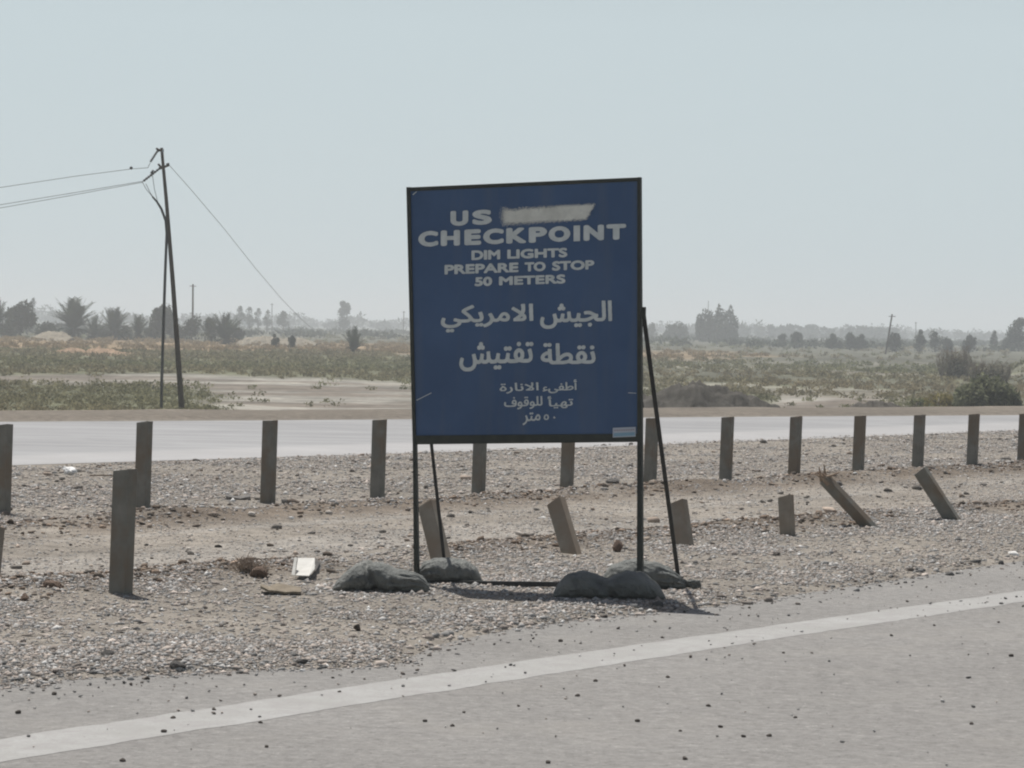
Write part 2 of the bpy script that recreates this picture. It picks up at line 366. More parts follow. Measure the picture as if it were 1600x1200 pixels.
# ------------------------------------------------------------------ gravel
def ico():
    t = (1+5**.5)/2
    v = np.array([(-1,t,0),(1,t,0),(-1,-t,0),(1,-t,0),(0,-1,t),(0,1,t),(0,-1,-t),(0,1,-t),(t,0,-1),(t,0,1),(-t,0,-1),(-t,0,1)], float)
    f = np.array([(0,11,5),(0,5,1),(0,1,7),(0,7,10),(0,10,11),(1,5,9),(5,11,4),(11,10,2),(10,7,6),(7,1,8),(3,9,4),(3,4,2),(3,2,6),(3,6,8),(3,8,9),(4,9,5),(2,4,11),(6,2,10),(8,6,7),(9,8,1)])
    return v/np.linalg.norm(v[0]), f
def octa():
    return np.array([(1,0,0),(-1,0,0),(0,1,0),(0,-1,0),(0,0,1),(0,0,-1)], float), np.array([(0,2,4),(2,1,4),(1,3,4),(3,0,4),(2,0,5),(1,2,5),(3,1,5),(0,3,5)])
def stones(x, y, z, size, cols, shape):
    v0, f0 = shape(); n = len(x); k = len(v0)
    v = v0[None]*(1+.55*(rng.random((n, k, 1))-.5))
    sc3 = np.stack([size*(.8+.7*rng.random(n)), size*(.55+.5*rng.random(n)), size*(.35+.4*rng.random(n))], -1)
    v = v*sc3[:, None, :]
    a = rng.random(n)*2*pi; ca, sa = np.cos(a), np.sin(a)
    X = v[..., 0]*ca[:, None]-v[..., 1]*sa[:, None]; Y = v[..., 0]*sa[:, None]+v[..., 1]*ca[:, None]
    tl = (rng.random(n)-.5)*.9; Z = v[..., 2]+X*tl[:, None]*.6
    V = np.stack([X+x[:, None], Y+y[:, None], Z+z[:, None]], -1).reshape(-1, 3)
    F = (f0[None]+(np.arange(n)*k)[:, None, None]).reshape(-1, 3)
    return V, F, np.repeat(cols, k, axis=0)
def scatter(n, v0, v1, ymax=60, margin=.6):
    """random points in the band v0..v1 within the seen wedge"""
    out = []
    while sum(len(o) for o in out) < n:
        y = 11+rng.random(n*4)*(ymax-11); x = (rng.random(n*4)*2-1)*(y*.18+margin)
        u, v = uv(x, y); k = (v > v0) & (v < v1) & (np.abs(x) < y*.175+margin)
        out.append(np.column_stack([x, y])[k])
    return np.vstack(out)[:n]
def stone_cols(n, warm=.3, dark=.12):
    b = np.clip(rng.normal(.335, .10, n), .07, .62)[:, None]
    tint = np.where(rng.random((n, 1)) < warm, C(1.07, .935, .82)[None], C(.985, .96, .915)[None])
    c = b*tint; dk = rng.random((n, 1)) < dark; c = np.where(dk, c*.5, c)
    wh = rng.random((n, 1)) < .018; return np.where(wh, C(.68, .67, .64)[None], c)
parts = []
def put(pts, size, cols, shape, lift=.15):
    z = terrain(pts[:, 0], pts[:, 1]); u, v = uv(pts[:, 0], pts[:, 1])
    z = np.where(v < 9.95, np.maximum(z, -.012), z)
    parts.append(stones(pts[:, 0], pts[:, 1], z+size*lift, size, cols, shape))
# near coarse gravel
p = scatter(200000, 8.4, 12.7, 27); u, v = uv(p[:, 0], p[:, 1]); g = v-edge_v(u)
dens = sst(-.10, .22, g+.25*(fbm(u*2.2, v*2.2, 3)-.5))*(.20+.85*sst(.36, .62, fbm(p[:, 0]*1.3, p[:, 1]*1.3, 4)))
dens = dens*(1-.72*sst(7.5, 12, u-2*v+12)*(1-sst(1.2, 2.2, g)))
p = p[rng.random(len(p)) < dens]; n = len(p)
sz = np.clip(rng.lognormal(math.log(.0080), .48, n), .0035, .030); put(p, sz, stone_cols(n, .45, .10), octa, .05)
print('near gravel', n)
# larger lumps along the gravel lip
p = scatter(2600, 8.8, 11.2, 22); u, v = uv(p[:, 0], p[:, 1]); g = v-edge_v(u); k = rng.random(len(p)) < np.exp(-((g-.12)/.16)**2)*.8+.05*(g > 0)
p = p[k]; n = len(p); put(p, np.clip(rng.lognormal(math.log(.016), .4, n), .008, .034), stone_cols(n, .35, .25), ico, .15)
# ridges of brown clods
for vc, sp, cnt, ym in ((12.72, .32, 9000, 30), (16.3, .3, 9000, 40)):
    p = scatter(cnt, vc-1.0, vc+1.0, ym); u, v = uv(p[:, 0], p[:, 1])
    k = rng.random(len(p)) < np.exp(-((v-vc)/sp)**2)*sst(.30, .55, fbm(u*.7, v*0+vc, 3)); p = p[k]; n = len(p)
    c = stone_cols(n, .6, .25)*C(.66, .57, .49); put(p, np.clip(rng.lognormal(math.log(.0115), .5, n), .005, .04), c, ico, .2)
# fine track gravel
p = scatter(60000, 12.6, 16.2, 38); u, v = uv(p[:, 0], p[:, 1]); k = rng.random(len(p)) < .35+.6*sst(.45, .6, fbm(p[:, 0], p[:, 1], 3)); p = p[k]; n = len(p)
put(p, np.clip(rng.lognormal(math.log(.0075), .45, n), .004, .026), stone_cols(n, .5, .10), octa, .0)
# far median gravel
p = scatter(180000, 16.1, 23.4, 58); n = len(p)
k = rng.random(n) < .22+.6*sst(.38, .62, fbm(p[:, 0]*.9, p[:, 1]*.9, 4)); p = p[k]; n = len(p)
put(p, np.clip(rng.lognormal(math.log(.0092), .50, n), .0045, .040), stone_cols(n, .5, .13), octa, .05)
# coarse stones everywhere in the median
p = scatter(600, 12.5, 23.2, 55); n = len(p); put(p, np.clip(rng.lognormal(math.log(.022), .4, n), .012, .06), stone_cols(n, .4, .35)*C(.9, .84, .78), ico, .3)
def join(parts):
    o = 0; Vs, Fs, Cs = [], [], []
    for V, F, Cc in parts: Vs.append(V); Fs.append(F+o); Cs.append(Cc); o += len(V)
    return np.vstack(Vs), np.vstack(Fs), np.vstack(Cs)
V, F, Cc = join(parts)
o = link('gravel', np_mesh('gravel', V, F, Cc), M['stone']); tag(o, 'loose grey and tan gravel covering the strip between the two roads', 'gravel', kind='stuff')
# grit on the asphalt
parts = []
p = scatter(5200, 5.0, 10.2, 24); u, v = uv(p[:, 0], p[:, 1]); g = edge_v(u)-v
k = (rng.random(len(p)) < .035+.75*np.exp(-np.maximum(g, 0)/.28)+.16*np.exp(-((g-1.4)/.8)**2)*sst(.5, .65, fbm(p[:, 0]*.8, p[:, 1]*.8, 3))) & (g > -.1); p = p[k]; n = len(p)
sz = np.clip(rng.lognormal(math.log(.0058), .42, n), .003, .012)
cc = stone_cols(n, .4, .3)*.85; parts.append(stones(p[:, 0], p[:, 1], -.008+sz*.2, sz, cc, ico)); V, F, Cc = join(parts)
o = link('grit', np_mesh('grit', V, F, Cc), M['stone']); tag(o, 'fine dark grit strewn over the asphalt beside the gravel edge', 'grit', kind='stuff')

# ------------------------------------------------------------------ stones on the asphalt, one object each
def rock_mesh(name, seed, sub=2, rough=.35, mtl=None):
    import bmesh
    bm = bmesh.new(); bmesh.ops.create_icosphere(bm, subdivisions=sub, radius=1)
    r = random.Random(seed); ax = [Vector((r.uniform(-1, 1), r.uniform(-1, 1), r.uniform(-1, 1))).normalized() for _ in range(9)]
    for v in bm.verts:
        k = 1.0
        for a_ in ax:
            dd = v.co.dot(a_)
            if dd > .62: k = min(k, .62/dd+.02)
        v.co *= k*(1+rough*.2*(r.random()-.5))
    me = bpy.data.meshes.new(name); bm.to_mesh(me); bm.free(); me.materials.append(mtl); return me
RK = [rock_mesh('stone', s, 2, .4, M['dark_rock']) for s in range(4)]
def stone(px, py, wpx, label, group, flat=.7, me=None, name='stone', z=-.012, cat='stone'):
    g = G(px, py, z); Y = g.y; r = wpx*.82/2/FPX*Y
    o = bpy.data.objects.new(name, me or RK[int(px) % 4]); COL.objects.link(o)
    o.scale = (r*1.25, r*1.0, r*flat*1.15); o.location = (g.x, g.y+r*.3, g.z+r*flat*.55); o.rotation_euler = (0, 0, px*.7)
    tag(o, label, cat, group); return o
LANE = 'dark stones on the near asphalt lane'; SHO = 'dark stones between the gravel and the white line'; WHL = 'dark stones on the white line'
for px, py, w_, lab, grp in (
    (256, 1145, 13, 'dark stone at the lower edge of the white line, leftmost on it', WHL), (270, 1123, 11, 'dark stone in the middle of the white line at left', WHL),
    (334, 1110, 11, 'dark stone on the white line, third from the left', WHL), (530, 1082, 8, 'small dark stone on the white line below the left sandbag', WHL),
    (28, 1115, 14, 'dark stone above the white line in the far left corner', SHO), (84, 1086, 13, 'dark stone just below the gravel lip at far left', SHO),
    (230, 1062, 12, 'dark stone at the gravel lip below the tall near post', SHO), (283, 1050, 8, 'little upright dark stone right beside the large gravel lip stone', SHO),
    (520, 1060, 7, 'small dark stone above the white line below the left sandbag', SHO), (876, 1003, 11, 'largest dark stone between the right sandbag and the white line', SHO),
    (907, 1006, 6, 'tiny dark stone right of the largest one below the right sandbag', SHO), (1035, 997, 8, 'dark stone touching the upper edge of the white line below the sign shadow tip', SHO),
    (191, 1190, 15, 'flat dark stone at the bottom edge of the photo at left', LANE), (407, 1130, 10, 'dark stone just below the white line at left', LANE),
    (416, 1168, 10, 'dark stone halfway between the white line and bottom edge at left', LANE), (664, 1128, 10, 'left stone of the trio below the blue sign left leg', LANE),
    (707, 1135, 11, 'lowest stone of the trio below the blue sign left leg', LANE), (725, 1114, 8, 'upper right stone of the trio below the blue sign left leg', LANE),
    (810, 1104, 8, 'dark stone below the middle of the blue sign on the lane', LANE), (856, 1193, 12, 'dark stone cut close to the bottom edge below the blue sign', LANE),
    (931, 1065, 11, 'dark stone closest under the white line below the right sandbag', LANE), (903, 1088, 11, 'dark stone left of and below the one closest under the line', LANE),
    (1043, 1059, 10, 'dark stone on the lane straight below the right sign brace', LANE), (996, 1128, 11, 'dark stone halfway down the lane below the right sign leg', LANE),
    (1107, 1104, 11, 'upright dark stone on the lane right of the sign, above a loose trio', LANE), (1126, 1137, 11, 'reddish dark stone, left one of the loose trio right of the sign', LANE),
    (1162, 1152, 11, 'middle stone of the loose trio low on the lane right of the sign', LANE), (1202, 1151, 12, 'flat stone, right one of the loose trio low on the lane', LANE),
    (1070, 1187, 13, 'flat wide dark stone near the bottom edge right of the sign', LANE), (1063, 1143, 8, 'small dark stone left of the loose trio low on the lane', LANE),
    (1243, 1122, 9, 'dark stone on the lane up and right from the loose trio', LANE), (1224, 1021, 7, 'small dark stone on the lane below the short upright stub', LANE),
    (1393, 994, 9, 'dark stone under the white line below the rightmost leaning post', LANE), (1460, 978, 7, 'small dark stone just under the white line at right', LANE),
    (1518, 1132, 10, 'lone dark stone in the lower right corner', LANE), (1580, 1026, 11, 'flat dark stone on the lane at the right edge', LANE)):
    stone(px, py, w_, lab, grp, .6)

# ------------------------------------------------------------------ guardrail posts
def channel(t=.008, w=.125, d=.075, lip=.018):
    return [(0, 0), (w, 0), (w, d), (w-lip, d), (w-lip, d-t), (w-t, d-t), (w-t, t), (t, t), (t, d-t), (lip, d-t), (lip, d), (0, d)]
def post(base, top, label, group, mtl, wpx, twist=0.0, name='guardrail_post', sink=.12, stub=None, parts=None):
    base = Vector(base); top = Vector(top); z = (top-base).normalized(); L = (top-base).length
    # web normal along the road direction, flange facing the near road
    side = Vector((RD[1], -RD[0], 0)); side.rotate(Matrix.Rotation(twist, 3, 'Z'))
    ax = (side-z*side.dot(z)).normalized(); ay = z.cross(ax)
    w = wpx/FPX*base.y/1.34*1.22
    root = empty(name, base)
    mb = MB(); out = [(px_-w/2, py_-.0375) for px_, py_ in channel(w=w, d=.07)]
    o0 = base-z*sink
    # noisy cut top: slightly skewed
    n = len(out); lo_ = [o0+ax*p_[0]+ay*p_[1] for p_ in out]; hi_ = [p_+z*(L+sink+random.uniform(-.004, .004)+.012*(p2[0]/w)) for p_, p2 in zip(lo_, out)]
    mb.add(lo_+hi_, [tuple(range(n))[::-1], tuple(range(n, 2*n))]+[(i, (i+1) % n, n+(i+1) % n, n+i) for i in range(n)])
    b = mb.build('channel', mtl, root, bevel=.003)
    tag(root, label, 'post', group); return root
far_posts = [(7, 663, 810, 25), (225, 659, 799, 25), (421, 657, 786, 24), (592, 656, 774, 22.5), (750, 655, 771, 21), (888, 654, 768, 20.5),
             (1018, 653, 763, 20), (1136, 652, 757, 19.5), (1243, 651, 750, 18.5), (1343, 650, 747, 18), (1436, 648, 738, 17.5), (1521, 647, 737, 17), (1600, 646, 730, 16.5)]
lab_far = ['far row post cut off by the left edge of the photo', 'far row post just behind the tallest near post', 'far row post standing alone to the right of the near upright post',
           'far row post directly left of the blue sign', 'far row post seen under the left half of the blue sign', 'far row post seen under the right half of the blue sign',
           'far row post behind the right brace of the blue sign', 'far row post beside the small block on the gravel', 'far row post behind the short upright stub',
           'far row post just right of the splintered leaning post', 'far row post right behind the top of the rightmost leaning post', 'last whole post of the far row before the right edge',
           'far row post cut off by the right edge of the photo']
dd0 = np.array([p_[2]-hor(p_[0]) for p_ in far_posts]); idx = np.arange(13)
cf = np.polyfit(idx, 1/dd0, 1)
for i, (px, ty, by, wp) in enumerate(far_posts):
    d = 1/(cf[0]*i+cf[1]); Y = FPX*CH/d
    tx = px+1.5; bx = px-2.5
    bs = P(bx, hor(bx)+d, Y); bs.z = float(terrain(np.array(bs.x), np.array(bs.y)))-.0
    post(bs, P(tx, ty, Y), 'upright grey-brown steel '+lab_far[i], 'upright posts of the far guardrail row', M['post'], wp, twist=random.uniform(-.08, .08))
near_posts = [  # base px, top px, top depth shift, width px, label, material
    ((189, 925), (196, 734), 0.0, 38, 'tall upright grey-brown steel post standing nearest the camera at left', 'post', 0),
    ((690, 876), (668, 787), .16, 31, 'tan steel post leaning left behind the left leg of the blue sign', 'post_tan', 0),
    ((893, 864), (869, 783), .18, 30, 'tan steel post leaning left in the gap under the blue sign', 'post_tan', 0),
    ((1070, 852), (1060, 784), .12, 28, 'tan steel post leaning left just right of the blue sign', 'post_tan', 0),
    ((1231, 836), (1228, 775), .03, 23, 'short tan upright stub of a sunken steel post', 'post_tan', 0),
    ((1488, 812), (1438, 735), .05, 23, 'brown steel post leaning far to the left, rightmost of the leaning ones', 'post', .2)]
for (bx, by), (tx, ty), dy, wp, lab, mt, tw in near_posts:
    b0 = G(bx, by, 0); zt = float(terrain(np.array(b0.x), np.array(b0.y))); b0 = G(bx, by, zt)
    post(b0, P(tx, ty, b0.y+dy), lab, 'posts of the near guardrail row', M[mt], wp, tw)
# splintered post
b0 = G(1357, 822, 0.02); root = empty('broken_post', b0); tp = P(1288, 748, b0.y+.05); z = (tp-b0).normalized(); s_ = Vector((0.8, -.6, 0)); ax = (s_-z*s_.dot(z)).normalized(); ay = z.cross(ax)
mb = MB(); mb.bar(b0-z*.1, tp, .10, .06, side=ax); mb.build('post_body', M['post'], root, bevel=.006)
sp = MB(); r = random.Random(5)
for k in range(8):
    o_ = tp+ax*r.uniform(-.045, .045)+ay*r.uniform(-.025, .025); dv = (z+ax*r.uniform(-.9, .9)+ay*r.uniform(-.5, .5)).normalized(); L = r.uniform(.04, .13)
    if r.random() < .3: dv = (Vector((r.uniform(-1, 1), 0, .35))).normalized()
    sp.tube([o_-z*.06, o_, o_+dv*L], [.016, .015, .004], 5)
sp.build('splinters', M['splinter'], root)
tag(root, 'broken post with a splintered ragged end leaning steeply left over the gravel', 'post', 'posts of the near guardrail row')
# cut-off post at the left edge
b0 = G(-13, 905, .02); post(b0, P(-5, 826, b0.y+.1), 'sliver of a short brown post at the left edge in front of the far row', 'posts of the near guardrail row', M['post_tan'], 22)

# ------------------------------------------------------------------ checkpoint sign
PL = P(645, 694, 18.37); PR = P(998, 690, 17.83)
hd = Vector((PR.x-PL.x, PR.y-PL.y, 0)).normalized(); SN = Vector((hd.y, -hd.x, 0))     # normal towards the camera
def S(px, py, off=0.0):
    d = ray(px, py); o0 = Vector((0, 0, CH)); return o0+d*((PL-o0).dot(SN)/d.dot(SN))+SN*off
def slab(mb, pts, f, b):
    """polygon given by photo pixels on the sign plane; front/back offsets"""
    n = len(pts); A_ = [S(x, y)+SN*f for x, y in pts]; B_ = [S(x, y)+SN*b for x, y in pts]
    mb.add(A_+B_, [tuple(range(n)), tuple(range(n, 2*n))[::-1]]+[(i, n+i, n+(i+1) % n, (i+1) % n) for i in range(n)])
foot = S(825, 921); sign = empty('checkpoint_sign', (foot.x, foot.y, 0))
TL, TR, BR, BL = (637, 293), (1000, 278), (1000, 690), (646, 694)
mb = MB(); slab(mb, [(639, 295), (998, 280), (998, 688), (648, 692)], 0, -.012); mb.build('panel', M['panel'], sign)
fr = [([(636, 293), (1001, 277), (1001, 283), (637, 299)], 'frame_rail'), ([(646, 680.5), (1001, 677.5), (1001, 690.5), (646, 694.5)], 'frame_rail')]
for pts, nm in fr:
    mb = MB(); slab(mb, pts, .008, -.02); mb.build(nm, M['frame'], sign, bevel=.002)
mb = MB(); slab(mb, [(635.6, 292.5), (641.5, 292.3), (650.5, 694), (645.5, 694.5)], .010, -.022); slab(mb, [(645.5, 694.5), (650.5, 694), (654.3, 912), (647.5, 912)], .010, -.022)
mb.build('leg', M['frame'], sign, bevel=.002)
mb = MB(); slab(mb, [(996.3, 277), (1001.3, 276.8), (1003.5, 690), (996.2, 690)], .010, -.022); slab(mb, [(996.2, 690), (1003.5, 690), (1004.2, 918), (995.6, 918)], .010, -.022)
mb.build('leg', M['frame'], sign, bevel=.002)
mb = MB(); mb.bar(S(650, 911, -.03), S(1000, 915, -.03), .03, .03, side=(0, 0, 1)); mb.build('ground_rail', M['steel'], sign)
# back braces
lt = S(648, 492, -.03); rt = S(1002, 490, -.03)
lf = G(697, 901, .0); rf = G(1060, 903, .0)
for tp_, ft, wd in ((lt, lf, .020), (rt, rf, .026)):
    mb = MB(); mb.bar(tp_+Vector((0, 0, .02)), ft, wd, wd); br = mb.build('brace', M['steel'], sign)
    hb = MB(); hb.bar(tp_-Vector((0, 0, .03)), tp_+Vector((0, 0, .04)), .035, .03); hb.build('hinge', M['frame'], br)
for a_, b_ in ((S(651, 912, -.03), lf), (S(1000, 916, -.03), rf)):
    mb = MB(); mb.bar(Vector((a_.x, a_.y, .015)), Vector((b_.x, b_.y, .015)), .022, .022); mb.build('skid', M['steel'], sign)

# lettering: glyph outlines rasterised and thickened, then laid on the panel as flat runs
def text_grid(s, W, H, mw, body_top=None, body_bot=None):
    c = bpy.data.curves.new('lettering_curve', 'FONT'); c.body = s; c.size = 1; c.resolution_u = 5; c.fill_mode = 'NONE'
    o = bpy.data.objects.new('lettering_curve', c); COL.objects.link(o); bpy.context.view_layer.update()
    me = bpy.data.meshes.new_from_object(o.evaluated_get(bpy.context.evaluated_depsgraph_get()))
    v = np.array([q.co[:2] for q in me.vertices]); E = sorted(tuple(sorted(e.vertices)) for e in me.edges)
    bpy.data.objects.remove(o); bpy.data.curves.remove(c); bpy.data.meshes.remove(me)
    cons = {i for i, j in E if j == i+1}; loops = []; cur = [0]
    for i in range(1, len(v)):
        if i-1 in cons: cur.append(i)
        else: loops.append(cur); cur = [i]
    loops.append(cur)
    lo_, hi_ = v.min(0), v.max(0); pad = mw; v = (v-lo_)/(hi_-lo_)*np.array([W-2*pad[0], H-2*pad[1]])+np.array(pad)
    gx, gy = np.meshgrid(np.arange(W)+.5, np.arange(H)+.5); wn = np.zeros((H, W), int)
    for L in loops:
        for i in range(len(L)):
            (x1, y1), (x2, y2) = v[L[i]], v[L[(i+1) % len(L)]]
            if y1 == y2: continue
            hit = ((y1 <= gy) & (y2 > gy)) | ((y2 <= gy) & (y1 > gy)); xc = x1+(gy-y1)*(x2-x1)/(y2-y1)
            wn += np.where(hit & (xc > gx), 1 if y2 > y1 else -1, 0)
    return wn != 0
def dilate(g, rx, ry):
    out = g.copy(); R = int(math.ceil(max(rx, ry))); H, W = g.shape
    for dy in range(-R, R+1):
        for dx in range(-R, R+1):
            if (dx/max(rx, .01))**2+(dy/max(ry, .01))**2 <= 1.0:
                s_ = np.zeros_like(g); ys_ = slice(max(dy, 0), H+min(dy, 0)); yd = slice(max(-dy, 0), H+min(-dy, 0))
                xs_ = slice(max(dx, 0), W+min(dx, 0)); xd = slice(max(-dx, 0), W+min(-dx, 0)); s_[ys_, xs_] = g[yd, xd]; out |= s_
    return out
def lay(name, g, quad, mtl, off):
    """quad: photo pixels (left-bottom, right-bottom, right-top, left-top)"""
    H, W = g.shape; q = [S(*p_, off) for p_ in quad]; V = []; F = []
    pt = lambda a_, b_: (q[0]*(1-a_)*(1-b_)+q[1]*a_*(1-b_)+q[2]*a_*b_+q[3]*(1-a_)*b_)
    for y in range(H):
        r_ = np.concatenate([[0], g[y].astype(int), [0]]); st = np.where(np.diff(r_) == 1)[0]; en = np.where(np.diff(r_) == -1)[0]
        for a_, b_ in zip(st, en):
            k = len(V); V += [pt(a_/W, y/H), pt(b_/W, y/H), pt(b_/W, (y+1)/H), pt(a_/W, (y+1)/H)]; F.append((k, k+1, k+2, k+3))
    me = bpy.data.meshes.new(name); me.from_pydata([tuple(p_) for p_ in V], [], F); me.update()
    return link(name, me, mtl, sign)
def words(s, quad, rx, ry, ppp=3.2):
    W = int((quad[1][0]-quad[0][0])*ppp); H = int((quad[0][1]-quad[3][1])*ppp)
    g = text_grid(s, W, H, (rx, ry)); g = dilate(g, rx, ry)
    return lay('lettering', g, quad, M['letter'], .004)
def spaced(word, spans, quad, rx, ry, ppp=3.2):
    x0 = quad[0][0]; W = int((quad[1][0]-x0)*ppp); H = int((quad[0][1]-quad[3][1])*ppp); g = np.zeros((H, W), bool)
    for ch, (a_, b_) in zip(word, spans):
        i0 = int(round((a_-x0)*ppp)); i1 = min(int(round((b_-x0)*ppp)), W)
        if ch == 'I': g[:, i0:i1] = True; continue
        k = text_grid(ch, i1-i0, H, (rx, ry)); g[:, i0:i1] |= dilate(k, rx, ry)
    return lay('lettering', g, quad, M['letter'], .004)
spaced('US', [(704, 732.5), (738.5, 769)], ((704, 353.5), (769, 350.5), (769, 327), (704, 330)), 8.6, 6.2)
spaced('CHECKPOINT', [(654, 686), (690, 720.5), (727.3, 754), (757, 789.6), (793.5, 825), (828.6, 857), (859.4, 893), (898, 908), (913.4, 944.5), (948.3, 978.6)],
       ((654, 386), (978.6, 374), (978.6, 349.5), (654, 361.5)), 9.0, 6.0)
def on_line(w_, xa, xb, x0, x1, bl, br, tl, tr):     # one word placed on a sloping line of text
    f = lambda x, p_, q_: p_+(q_-p_)*(x-x0)/(x1-x0)
    words(w_, ((xa, f(xa, bl, br)), (xb, f(xb, bl, br)), (xb, f(xb, tl, tr)), (xa, f(xa, tl, tr))), 4.1, 3.1)
for w_, xa, xb in (('DIM', 737, 782), ('LIGHTS', 793, 887)): on_line(w_, xa, xb, 737, 887, 406.5, 402, 391.5, 387)
for w_, xa, xb in (('PREPARE', 695, 810.5), ('TO', 820, 853), ('STOP', 863, 929)): on_line(w_, xa, xb, 695, 930, 429, 421, 414, 406)
for w_, xa, xb in (('50', 742, 769.5), ('METERS', 780, 884)): on_line(w_, xa, xb, 742, 884, 447.5, 443, 433, 428.5)
def ar(*g): return ''.join(reversed(g))
A1a = ar('\uFE8D', '\uFEDF', '\uFEA0', '\uFEF4', '\uFEB6')
A1b = ar('\uFE8D', '\uFEFB', '\uFEE3', '\uFEAE', '\uFEF3', '\uFEDC', '\uFEF0')
A2a = ar('\uFEE7', '\uFED8', '\uFEC4', '\uFE94'); A2b = ar('\uFE97', '\uFED4', '\uFE98', '\uFEF4', '\uFEB6')
A3a = ar('\uFE83', '\uFEC3', '\uFED4', '\uFEF0', '\uFE80'); A3b = ar('\uFE8D', '\uFEFB', '\uFEE7', '\uFE8E', '\uFEAD', '\uFE93')
A4a = ar('\uFE97', '\uFEEC', '\uFEF4', '\uFE84'); A4b = ar('\uFEDF', '\uFEE0', '\uFEEE', '\uFED7', '\uFEEE', '\uFED1')
A5 = ar('\uFEE3', '\uFE98', '\uFEAE')
A1b = ar('\uFE8D', '\uFEFB', '\uFEE3', '\uFEAE', '\uFEF3', '\uFEDC', '\uFEF2')
words(A1a, ((844, 514.5), (957, 511.5), (957, 469), (844, 472)), 4.6, 3.8)
words(A1b, ((689, 520), (834, 516.5), (834, 474), (689, 477)), 4.6, 3.8)
words(A2a, ((845, 570), (931, 568.5), (931, 534), (845, 536)), 4.4, 3.6)
words(A2b, ((718, 581), (834, 578), (834, 532), (718, 535)), 4.4, 3.6)
words(A3a, ((848, 615), (902, 613.5), (902, 592.5), (848, 594)), 2.2, 1.9, 4)
words(A3b, ((781, 615.5), (842, 614), (842, 597), (781, 598.5)), 2.2, 1.9, 4)
words(A4a, ((856, 639), (896, 637.5), (896, 617.5), (856, 619)), 2.2, 1.9, 4)
words(A4b, ((788, 640.5), (848, 638.5), (848, 618.5), (788, 620.5)), 2.2, 1.9, 4)
words(A5, ((817, 664.5), (845, 663), (845, 643.5), (817, 645)), 2.1, 1.8, 4)
words('\u0665', ((850, 656.5), (858, 656), (858, 647), (850, 647.5)), 2.0, 1.8, 5)
words('\u0660', ((864.5, 654.5), (868.5, 654.3), (868.5, 650.3), (864.5, 650.5)), 1.0, 1.0, 5)
# sprayed-over word
W, H = 300, 90; gx, gy = np.meshgrid((np.arange(W)+.5)/W, (np.arange(H)+.5)/H)
X = 780+gx*155; Y = 356-gy*42
poly = [(787, 351), (917, 343.5), (923, 333), (930, 319), (880, 321), (840, 324.5), (812, 325.5), (806, 328), (787, 326.5), (785, 340)]
def sdist(X, Y, poly):
    ins = np.zeros(X.shape, bool); dm = np.full(X.shape, 1e9); n = len(poly)
    for i in range(n):
        x1, y1 = poly[i]; x2, y2 = poly[(i+1) % n]
        c_ = ((y1 > Y) != (y2 > Y)) & (X < (x2-x1)*(Y-y1)/(y2-y1+1e-9)+x1); ins ^= c_
        tt = np.clip(((X-x1)*(x2-x1)+(Y-y1)*(y2-y1))/((x2-x1)**2+(y2-y1)**2), 0, 1); dm = np.minimum(dm, np.hypot(X-x1-tt*(x2-x1), Y-y1-tt*(y2-y1)))
    return np.where(ins, dm, -dm)
sdv = sdist(X, Y, poly)+1.2*(fbm(X*.12, Y*.12, 4)-.5)
soft = np.interp(X, [780, 800, 880, 935], [7.0, 4.6, 3.4, 2.0])
g = rng.random(X.shape) < sst(-1, 1, sdv/soft-.1)*.985
g = g
lay('overpaint_patch', g, ((780, 356), (935, 356), (935, 314), (780, 314)), M['spray'], .006)
# sticker in the lower right corner and scratches
mb = MB(); slab(mb, [(958.5, 668.5), (994, 667), (994, 682), (958.5, 683.5)], .0115, .0); stk = mb.build('sticker', M['sticker'], sign)
mb = MB(); slab(mb, [(960, 676.5), (993, 675), (993, 680.5), (960, 682)], .0128, .0118); mb.build('blue_band', M['sticker_blue'], stk)
mb = MB()
for k in range(9):
    x = 961+k*3.6; mb2 = [(x, 671.4-.04*(x-960)), (x+2.4, 671.3-.04*(x-960)), (x+2.4, 673.4-.04*(x-960)), (x, 673.5-.04*(x-960))]; slab(mb, mb2, .0128, .0118)
mb.build('small_print', M['sticker_red'], stk)
for pts in ([(651, 625), (674, 613.5), (674.3, 614.4), (651.3, 625.9)], [(982, 613.2), (994, 614), (994, 614.9), (982, 614.1)], [(645, 304), (651, 299), (651.6, 299.7), (645.6, 304.8)]):
    mb = MB(); slab(mb, pts, .004, .001); mb.build('scratch', M['letter'], sign)
tag(sign, 'dark blue checkpoint sign with grey English and Arabic lettering on steel legs weighted by sandbags', 'sign')

